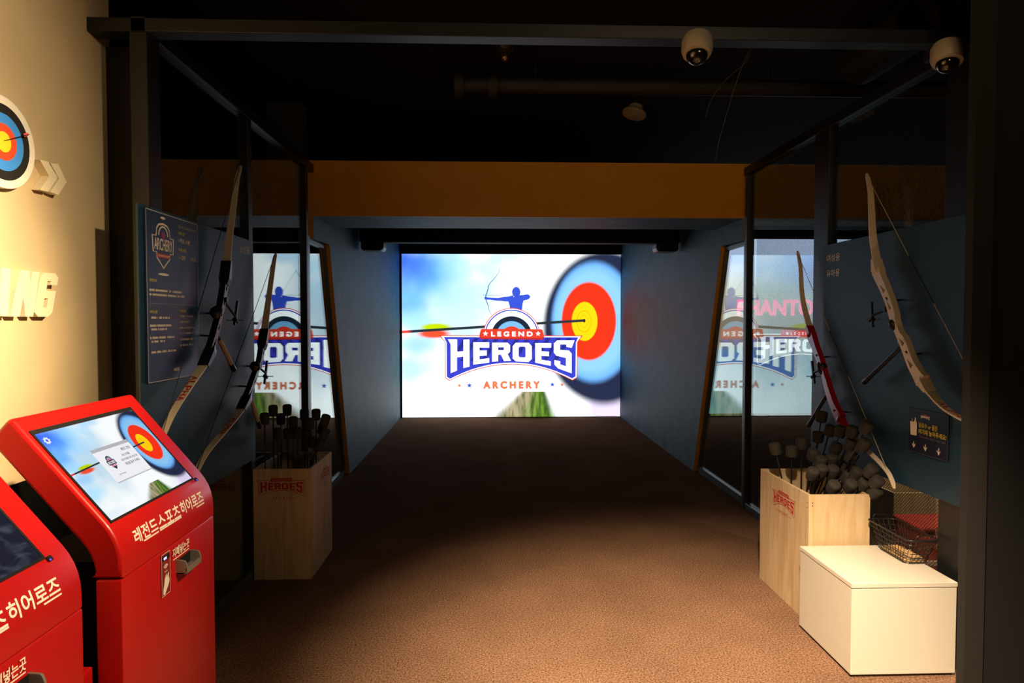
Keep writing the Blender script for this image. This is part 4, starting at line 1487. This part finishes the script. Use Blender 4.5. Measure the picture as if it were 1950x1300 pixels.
G_L, G_R = 'black recurve bows on the left board', 'recurve bows on the right board'
XLB, XRB = -1.300, 1.955
cfgA = dict(pocket=1.0, riser_half=0.016, riser_thick=0.030, windows=(0.18, 0.32, 0.70, 0.84), win_len=0.05, pocket_mat=M_riserb, belly=(-0.82, 0.50), stab=[(3.16, 1.445), (3.382, 1.243)],
            rod_mat=M_tanrod, sight=[(3.25, 1.60), (3.405, 1.520)], bar=(0.35, 0.93), bar_lo=0.045, bar_hi=0.085)
bA, PUA, PDA = bow_thing('black riser bow with cream limbs hung beside the poster on the left board', XLB,
    [(3.290, 1.745), (3.302, 1.793), (3.339, 1.919), (3.390, 2.058), (3.444, 2.215), (3.503, 2.306)],
    [(3.280, 1.715), (3.262, 1.667), (3.222, 1.575), (3.195, 1.525), (3.167, 1.475), (3.118, 1.402), (3.076, 1.345)],
    [(3.055, 1.325), (3.015, 1.294), (2.949, 1.256), (2.847, 1.197), (2.729, 1.123), (2.640, 1.041), (2.590, 0.965)],
    M_riserb, M_limb, M_stringd, 0.044, G_L, cfgA)
limb_lettering(XLB, PDA, 0.135, 0.040, 'ALPHA', 1, 0.008, bA, M_redtxt)
cfgB = dict(pocket=1.0, riser_half=0.015, riser_thick=0.030, windows=(0.2, 0.34, 0.72, 0.86), win_len=0.05, pocket_mat=M_riserb, belly=(-0.70, 0.60), stab=[(3.573, 1.118), (3.742, 0.891)],
            rod_mat=M_tanrod, sight=[(3.71, 1.245), (3.845, 1.195)], bar=(0.35, 0.93), bar_lo=0.065, bar_hi=0.075)
bB, PUB, PDB = bow_thing('black riser bow with cream limbs at the far edge of the left board', XLB,
    [(3.815, 1.405), (3.835, 1.450), (3.872, 1.540), (3.908, 1.623), (3.978, 1.782), (4.012, 1.850), (4.049, 1.908)],
    [(3.795, 1.372), (3.775, 1.330), (3.738, 1.263), (3.695, 1.228), (3.654, 1.190), (3.573, 1.118), (3.525, 1.078)],
    [(3.500, 1.060), (3.437, 1.027), (3.353, 0.995), (3.191, 0.944), (3.044, 0.897), (2.945, 0.839), (2.890, 0.780)],
    M_riserb, M_limb, M_stringd, 0.044, G_L, cfgB)
limb_lettering(XLB, PDB, 0.14, 0.040, 'ALPHA', 1, 0.008, bB, M_redtxt)
cfgW = dict(riser_half=0.023, riser_thick=0.030, windows=(0.24, 0.36, 0.66, 0.78), win_len=0.055, pocket_mat=M_riserw, belly=(0.80, 0.60), stab=[(3.040, 1.385), (3.371, 1.170)],
            rod_mat=M_dark, sight=[(3.17, 1.555), (3.300, 1.525)], bar=(0.12, 0.99), bar_lo=0.06, bar_hi=0.07)
bW, PUW, PDW = bow_thing('large white bow hung high on the right board', XRB,
    [(3.262, 1.780), (3.274, 1.825), (3.304, 1.929), (3.317, 2.038), (3.329, 2.147), (3.347, 2.205), (3.368, 2.262)],
    [(3.252, 1.752), (3.232, 1.715), (3.190, 1.660), (3.136, 1.577), (3.101, 1.500), (3.066, 1.440), (3.022, 1.390), (2.969, 1.306), (2.923, 1.256), (2.893, 1.227)],
    [(2.870, 1.205), (2.839, 1.179), (2.753, 1.127), (2.658, 1.096), (2.563, 1.082), (2.500, 1.095), (2.455, 1.130)],
    M_riserw, M_limb, M_string, 0.046, G_R, cfgW)
limb_lettering(XRB, PDW, 0.105, 0.038, 'ALPHA', 1, 0.008, bW, M_redtxt)
cfgR = dict(riser_half=0.021, riser_thick=0.032, pocket_mat=M_riserr, belly=(0.75, 0.62), stab=[(3.715, 1.091), (3.958, 0.847)],
            rod_mat=M_dark, sight=[(3.80, 1.215), (3.900, 1.182)], bar=(0.25, 0.97), bar_lo=0.065, bar_hi=0.075)
bR, PUR, PDR = bow_thing('smaller bow with a shiny red riser hung behind the arrow heads', XRB,
    [(3.942, 1.440), (3.965, 1.480), (3.998, 1.532), (4.040, 1.615), (4.064, 1.698), (4.082, 1.830), (4.104, 1.890), (4.128, 1.941)],
    [(3.932, 1.415), (3.888, 1.358), (3.850, 1.310), (3.804, 1.252), (3.747, 1.164), (3.715, 1.106), (3.655, 1.023), (3.580, 0.950)],
    [(3.560, 0.928), (3.531, 0.908), (3.470, 0.880), (3.386, 0.848), (3.266, 0.809), (3.154, 0.762), (3.110, 0.725), (3.088, 0.687)],
    M_riserr, M_limb, M_string, 0.040, G_R, cfgR)
for (y, z) in [(3.20, 1.535), (3.135, 1.430), (3.72, 1.245), (3.60, 1.145)]:
    hook_mesh(bl, -1.36, 1, y, z)
for (y, z) in [(3.15, 1.60), (2.99, 1.345), (3.83, 1.285), (3.62, 0.985)]:
    hook_mesh(br, 2.008, -1, y, z)


# ------------------------------------------------------------------ wooden arrow boxes
def red_logo(pl, c, s, parent, tagline):
    T = lambda pts: [(c[0] + (x - 690) * s, c[1] - (y - 850) * s) for x, y in pts]
    q = MB()
    for o, hs in HEROES:
        q.poly(pl, T(o), 0.0008, [T(x) for x in hs])
    l = T(banner(6))
    q.strip(pl, l + l[:1], 15 * s, 0.0006)
    # ribbon with its letters left bare
    q.poly(pl, T([(410, 655), (970, 655), (985, 745), (395, 745)]), 0.0008)
    (ua, va), (ub, vb) = T([(460, 1225), (940, 1150)])
    q.text(pl, tagline, ua, ub, va, vb, 0.0008, 0.02)
    for cx in (300, 380, 1020, 1095):
        (sx, sy), (sx2, _) = T([(cx, 1187), (cx + 22, 1187)])
        q.poly(pl, star(sx, sy, sx2 - sx), 0.0008)
    q.m = 1
    (ua, va), (ub, vb) = T([(440, 722), (950, 678)])
    q.text(pl, '\u2605LEGEND\u2605', ua, ub, va, vb, 0.0012, 0.01)
    return q.build('logo_print', [M_redprint, mat('print_gap', (0.50, 0.34, 0.20), 0.6)], parent)


def wooden_box(label, x0, x1, y0, y1, h, side):
    bx = thing('arrow_box', label, 'box', ((x0 + x1) / 2, (y0 + y1) / 2, 0), 'plywood arrow boxes')
    t = 0.014
    MB().box(x0, x1, y0, y0 + t, 0, h, 0.001).build('front_panel', M_wood, bx)
    MB().box(x0, x1, y1 - t, y1, 0, h, 0.001).build('back_panel', M_wood, bx)
    MB().box(x0, x0 + t, y0 + t, y1 - t, 0, h, 0.001).build('side_panel', M_wood, bx)
    MB().box(x1 - t, x1, y0 + t, y1 - t, 0, h, 0.001).build('side_panel', M_wood, bx)
    MB().box(x0 + t, x1 - t, y0 + t, y1 - t, 0.002, 0.016).build('bottom_panel', M_wood, bx)
    return bx


boxL = wooden_box('tall plywood box of arrows standing by the left glass', -1.365, -1.035, 3.80, 4.30, 0.645, 1)
red_logo(Plane((0, 3.80, 0), (1, 0, 0), (0, 0, 1)), (-1.203, 0.550), 0.285 / 1330, boxL, 'S P O R T S')
red_logo(Plane((-1.035, 0, 0), (0, 1, 0), (0, 0, 1)), (4.13, 0.545), 0.235 / 1330, boxL, 'S P O R T S')
boxR = wooden_box('plywood box full of arrows standing behind the white bench', 1.572, 1.880, 3.16, 3.74, 0.640, -1)
red_logo(Plane((1.572, 0, 0), (0, -1, 0), (0, 0, 1)), (-3.440, 0.537), 0.282 / 1330, boxR, 'S P O R T S')
q = MB()
for y, z in ((3.175, 0.575), (3.175, 0.60)):
    q.lathe([(0.003, 0), (0.0025, 0.0008)], (1.572, y, z), (-1, 0, 0), 8)
q.lathe([(0.003, 0), (0.0025, 0.0008)], (1.590, 3.16, 0.585), (0, -1, 0), 8).lathe([(0.003, 0), (0.0025, 0.0008)], (1.590, 3.16, 0.600), (0, -1, 0), 8)
q.build('screw_heads', M_dark, boxR)


def arrow_at(head, base, label, group, r=0.029, L=0.062):
    """foam-tipped arrow: shaft rising from the box floor to a blunt rubber head"""
    h, b0 = Vector(head), Vector(base)
    ax = (h - b0).normalized()
    a = thing('foam_arrow', label, 'arrow', tuple(b0), group)
    MB().tube([b0, h - ax * 0.02], 0.0042, 8).build('shaft', M_shaft, a)
    prof = [(r * 0.45, -L * 0.62), (r * 0.86, -L * 0.55), (r * 0.95, -L * 0.35), (r, L * 0.25), (r * 0.97, L * 0.36), (r * 0.88, L * 0.45), (r * 0.70, L * 0.50), (r * 0.4, L * 0.53)]
    MB().lathe(prof, h, ax, 20).build('foam_head', M_foam, a, smooth=40)
    return a


RH = [(1.572, 3.55, 0.796), (1.665, 3.55, 0.78), (1.721, 3.55, 0.824), (1.857, 3.64, 0.843), (1.895, 3.581, 0.89), (1.895, 3.471, 0.902), (1.895, 3.353, 0.92), (1.895, 3.229, 0.965), (1.876, 3.64, 0.958),
      (1.895, 3.514, 0.803), (1.895, 3.374, 0.848), (1.895, 3.248, 0.872), (1.895, 3.361, 0.786), (1.762, 3.42, 0.749), (1.833, 3.447, 0.751), (1.893, 3.459, 0.739), (1.747, 3.474, 0.777), (1.895, 3.39, 0.724),
      (1.665, 3.312, 0.71), (1.722, 3.333, 0.721), (1.786, 3.345, 0.714), (1.87, 3.348, 0.683), (1.885, 3.291, 0.713), (1.895, 3.184, 0.754), (1.725, 3.22, 0.665), (1.812, 3.22, 0.670), (1.880, 3.22, 0.675),
      (1.905, 3.150, 0.705), (1.905, 3.165, 0.650)]
LH = [(-1.315, 4.013, 0.956), (-1.242, 4.05, 0.955), (-1.138, 4.05, 0.926), (-1.067, 4.05, 0.926), (-0.986, 3.95, 0.907), (-1.281, 4.05, 0.899), (-1.177, 3.95, 0.895), (-1.077, 3.95, 0.885), (-1.315, 3.86, 0.930),
      (-0.990, 3.944, 0.826), (-1.014, 3.99, 0.850), (-1.264, 3.932, 0.829), (-1.213, 3.965, 0.823), (-1.148, 3.938, 0.832), (-1.098, 3.965, 0.813), (-1.062, 3.95, 0.774), (-1.010, 3.91, 0.767)]


def base_of(h, x0, x1, y0, y1, hz=0.65, lean=False):
    cl = lambda v, a, b_: max(a, min(b_, v))
    m = 0.034
    c = (cl(h[0], x0 + m, x1 - m), cl(h[1], y0 + m, y1 - m))
    k = (h[2] - 0.03) / max(h[2] - hz, 0.03)
    k = min(k, 6.0)
    if lean:
        return (cl(h[0] + (c[0] - h[0]) * k, x0 + m, x1 - m), y1 - m, 0.022)
    return (cl(h[0] + (c[0] - h[0]) * k, x0 + m, x1 - m), cl(h[1] + (c[1] - h[1]) * k, y0 + m, y1 - m), 0.022)


ORD = ['first', 'second', 'third', 'fourth', 'fifth', 'sixth', 'seventh', 'eighth']
rows_r = {'top row of the cluster': [3, 4, 5, 6, 7], 'second row from the top': [9, 10, 11], 'middle row': [16, 13, 14, 15, 12, 17],
          'second row from the bottom': [18, 19, 20, 21, 22, 23, 27], 'lowest row': [24, 25, 26, 28]}
lab_r = {0: 'black foam arrow leaning farthest left out of the box behind the bench', 1: 'shorter of two upright foam arrows left of the cluster in the right box',
         2: 'taller of two upright foam arrows left of the cluster in the right box', 8: 'foam arrow standing tallest in the right box beside the dark rod of the red bow'}
for rn, ids in rows_r.items():
    for j, i in enumerate(ids):
        lab_r[i] = 'foam arrow, right box, %s from left in the %s' % (ORD[j], rn)
rows_l = {'top row': [8, 0, 1, 2, 3, 4], 'middle row': [5, 6, 7, 10, 9], 'lower row': [11, 12, 13, 14, 15, 16]}
lab_l = {}
for rn, ids in rows_l.items():
    for j, i in enumerate(ids):
        lab_l[i] = 'foam arrow, left box, %s from left in the %s' % (ORD[j], rn)
for i, h in enumerate(RH):
    arrow_at(h, base_of(h, 1.572, 1.880, 3.16, 3.74, lean=i > 2), lab_r[i], 'foam arrows in the right box', r=0.0315, L=0.058)
for i, h in enumerate(LH):
    arrow_at(h, base_of(h, -1.365, -1.035, 3.80, 4.30), lab_l[i], 'foam arrows in the left box', r=0.0275)

# ------------------------------------------------------------------ white bench and wire basket
be = thing('storage_bench', 'white box bench at lower right with a wire basket on top', 'bench', (1.737, 2.88, 0))
MB().box(1.512, 1.962, 2.662, 3.120, 0.012, 0.378, 0.002).build('cabinet_body', M_white, be)
MB().box(1.510, 1.964, 2.660, 3.122, 0.381, 0.400, 0.0015).build('top_panel', M_white, be)
MB().box(1.520, 1.954, 2.670, 3.112, 0.0, 0.012).build('base_plinth', M_dark, be)
MB().box(1.516, 1.958, 2.666, 3.116, 0.378, 0.381).build('shadow_gap', M_dark, be)

bk = thing('wire_basket', 'black wire basket with a wooden bottom on the white bench', 'basket', (1.92, 2.97, 0.40))


def rrect(x0_, x1_, y0_, y1_, z, r=0.025, n=4):
    pts = []
    for cx, cy, a in ((x1_ - r, y1_ - r, 0), (x0_ + r, y1_ - r, 90), (x0_ + r, y0_ + r, 180), (x1_ - r, y0_ + r, 270)):
        for k in range(n + 1):
            w = math.radians(a + 90 * k / n)
            pts.append(Vector((cx + r * math.cos(w), cy + r * math.sin(w), z)))
    return pts + [pts[0]]


def lerp_rect(t):
    a = (1.874, 1.980, 2.868, 3.078)
    c = (1.852, 1.992, 2.812, 3.140)
    return rrect(*[p + (q_ - p) * t for p, q_ in zip(a, c)], 0.4045 + 0.120 * t)


q = MB().tube(lerp_rect(1.0), 0.0042, 8).build('rim', M_wire, bk, smooth=60)
q = MB()
for t in (0.0, 0.2, 0.4, 0.6, 0.8):
    q.tube(lerp_rect(t), 0.0016, 6)
lo, hi = lerp_rect(0.0), lerp_rect(1.0)


def at_len(P, f):
    tot = sum((P[i + 1] - P[i]).length for i in range(len(P) - 1))
    d_ = f * tot
    for i in range(len(P) - 1):
        l = (P[i + 1] - P[i]).length
        if d_ <= l:
            return P[i].lerp(P[i + 1], d_ / max(l, 1e-9))
        d_ -= l
    return P[-1]


for k in range(36):
    q.tube([at_len(lo, k / 36), at_len(hi, k / 36)], 0.0014, 6)
q.build('wire_sides', M_wire, bk)
q = MB()
for k in range(1, 5):
    x = 1.874 + 0.106 * k / 5
    q.tube([(x, 2.868, 0.4045), (x, 3.078, 0.4045)], 0.0014, 6)
for k in range(1, 9):
    y = 2.868 + 0.21 * k / 9
    q.tube([(1.874, y, 0.4045), (1.980, y, 0.4045)], 0.0014, 6)
q.build('wire_base', M_wire, bk)
pr = [(p.x, p.y) for p in rrect(1.880, 1.974, 2.874, 3.072, 0, 0.02)[:-1]]
MB().prism(Plane((0, 0, 0.406), (1, 0, 0), (0, 1, 0)), pr, 0, 0.012).build('wooden_bottom', wood_mat('oak_board', (0.42, 0.26, 0.12), (0.58, 0.38, 0.19)), bk)
for yy in (3.140, 2.812):
    MB().tube([(1.885, yy, 0.524), (1.885, yy, 0.540), (1.892, yy, 0.546), (1.952, yy, 0.546), (1.959, yy, 0.540), (1.959, yy, 0.524)], 0.0022, 8).build('handle', M_wire, bk)

# things of the next lane, low behind the netted glass
nb_ = thing('arrow_box', 'plywood box of the next lane, dim behind the net at lower right', 'box', (2.62, 3.95, 0), 'plywood arrow boxes')
for nm, bx_ in (('front_panel', (2.34, 2.92, 3.70, 3.714, 0, 0.50)), ('back_panel', (2.34, 2.92, 4.19, 4.204, 0, 0.50)),
                ('side_panel', (2.34, 2.354, 3.714, 4.19, 0, 0.50)), ('side_panel', (2.906, 2.92, 3.714, 4.19, 0, 0.50))):
    MB().box(*bx_, 0.001).build(nm, M_wood, nb_)
rb = thing('red_bag', 'red bag with a pale band behind the net at lower right', 'bag', (2.30, 3.31, 0))
MB().box(2.145, 2.46, 3.18, 3.44, 0.0, 0.43, 0.035, 4).build('sack', mat('red_cloth', (0.40, 0.03, 0.02), 0.8, var=0.15, scale=12, bump=0.2), rb, smooth=50)
MB().box(2.142, 2.463, 3.177, 3.443, 0.265, 0.30, 0.008, 2).build('band', mat('pale_cloth', (0.50, 0.32, 0.24), 0.8), rb)
MB().box(2.155, 2.45, 3.19, 3.43, 0.415, 0.462, 0.014, 3).build('flap', MATS['red_cloth'], rb, smooth=50)

# ------------------------------------------------------------------ ceiling fittings
def dome_camera(loc, tilt, label):
    x, y, z = loc
    ax = Vector(tilt).normalized()
    c = thing('dome_camera', label, 'camera', loc, 'white dome cameras on the front beam')
    L0 = Vector(loc)
    k = 0.74
    MB().box(x - 0.03, x + 0.03, y + 0.02, 2.699, z - 0.03, z + 0.02, 0.004).build('mounting_bracket', M_dark, c)
    MB().lathe([(0.050 * k, -0.010 * k), (0.070 * k, -0.004), (0.080 * k, 0.012), (0.081 * k, 0.075 * k), (0.072 * k, 0.100 * k), (0.056 * k, 0.106 * k)], L0, ax, 32).build('housing', M_camwhite, c, smooth=35)
    MB().lathe([(0.056 * k, 0.100 * k)] + [(0.056 * k * math.cos(a * PI / 16), (0.106 + 0.050 * math.sin(a * PI / 16)) * k) for a in range(9)], L0, ax, 28).build('dark_dome', M_domeblk, c, smooth=60)
    return c


dome_camera((0.818, 2.60, 2.612), (-0.10, -0.30, -1), 'white dome camera on the front beam, nearer the centre of the lane')
dome_camera((1.828, 2.60, 2.595), (-0.15, -0.25, -1), 'white dome camera at the upper right corner beside the brown post')
sd_ = thing('smoke_detector', 'small white smoke detector on the ceiling over the lane', 'detector', (1.155, 5.20, 3.2))
axs = Vector((-0.28, -0.12, -1))
MB().lathe([(0.055, 0.0), (0.058, 0.055), (0.050, 0.060)], (1.155, 5.20, 3.19), axs, 28).build('base', M_camwhite, sd_, smooth=40)
MB().lathe([(0.088, 0.050), (0.095, 0.060), (0.090, 0.078), (0.040, 0.088), (0.020, 0.086)], (1.155, 5.20, 3.19), axs, 32).build('cap', M_camwhite, sd_, smooth=40)
ds = thing('ceiling_sensor', 'small dark round sensor hanging left of the white dome cameras', 'sensor', (0.09, 4.05, 3.2))
MB().lathe([(0.050, 0.0), (0.052, 0.05), (0.040, 0.065)], (0.09, 4.05, 3.2), (0, -0.1, -1), 24).build('housing', M_dark, ds, smooth=40)
MB().lathe([(0.022, 0.0), (0.024, 0.05), (0.020, 0.062), (0.010, 0.070)], (0.09, 4.04, 3.135), (0, -0.35, -1), 20).build('lens', mat('brass_ring', (0.35, 0.22, 0.10), 0.25, metal=0.9), ds, smooth=40)
du = thing('ceiling_pipe', 'dark horizontal pipe under the ceiling behind the front beam', 'pipe', (0.7, 4.4, 3.1))
MB().tube([(-0.20, 4.40, 3.06), (3.6, 4.40, 3.06)], 0.055, 20).build('pipe_run', M_pipe, du, smooth=50)
for xx in (-0.20, 0.02):
    MB().tube([(xx - 0.03, 4.40, 3.06), (xx + 0.03, 4.40, 3.06)], 0.085, 20).build('pipe_flange', M_pipe, du, smooth=40)
for xx in (0.0, 1.6, 3.2):
    MB().tube([(xx + 0.3, 4.40, 3.06), (xx + 0.3, 4.40, 3.2)], 0.008, 8).build('hanger_rod', M_dark, du)
rd = thing('round_duct', 'dark round duct end high above the right glass', 'duct', (2.23, 3.45, 3.02))
q = MB()
ring = []
for r_, y_ in ((0.135, 3.40), (0.135, 3.95), (0.115, 3.95), (0.115, 3.40)):
    ring.append([(2.235 + r_ * math.cos(2 * PI * k / 36), y_, 3.06 + r_ * math.sin(2 * PI * k / 36)) for k in range(36)])
vs = [p for r_ in ring for p in r_]
fs = []
for a in range(4):
    b_ = (a + 1) % 4
    for k in range(36):
        k2 = (k + 1) % 36
        fs.append((a * 36 + k, b_ * 36 + k, b_ * 36 + k2, a * 36 + k2))
q.add(vs, fs).build('duct_sleeve', M_pipe, rd, smooth=40)
MB().lathe([(0.112, 0), (0.112, 0.004)], (2.235, 3.47, 3.06), (0, 1, 0), 36).build('grille', M_black, rd)
for i, pts in enumerate([[(1.62, 4.0, 3.2), (1.55, 4.0, 3.08), (1.48, 4.02, 2.86), (1.42, 4.05, 2.62), (1.40, 4.06, 2.50)],
                         [(1.66, 4.2, 3.2), (1.62, 4.2, 3.13), (1.52, 4.2, 3.05), (1.42, 4.2, 2.92), (1.38, 4.2, 2.80)]]):
    P3 = [Vector(p) for p in pts]
    sm = []
    E2 = [P3[0] * 2 - P3[1]] + P3 + [P3[-1] * 2 - P3[-2]]
    for j in range(1, len(E2) - 2):
        for k in range(5):
            t = k / 5
            a, b_, c_, d_ = E2[j - 1:j + 3]
            sm.append(0.5 * ((2 * b_) + (c_ - a) * t + (2 * a - 5 * b_ + 4 * c_ - d_) * t * t + (3 * b_ - a - 3 * c_ + d_) * t ** 3))
    sm.append(P3[-1])
    o = MB().tube(sm, 0.0022, 6).build('hanging_cable', mat('grey_cable', (0.10, 0.09, 0.08), 0.6), origin=P3[0])
    tag(o, ['long thin cable hanging from the black ceiling over the right side', 'shorter thin cable curling from the black ceiling over the right side'][i], 'cable', 'loose ceiling cables')
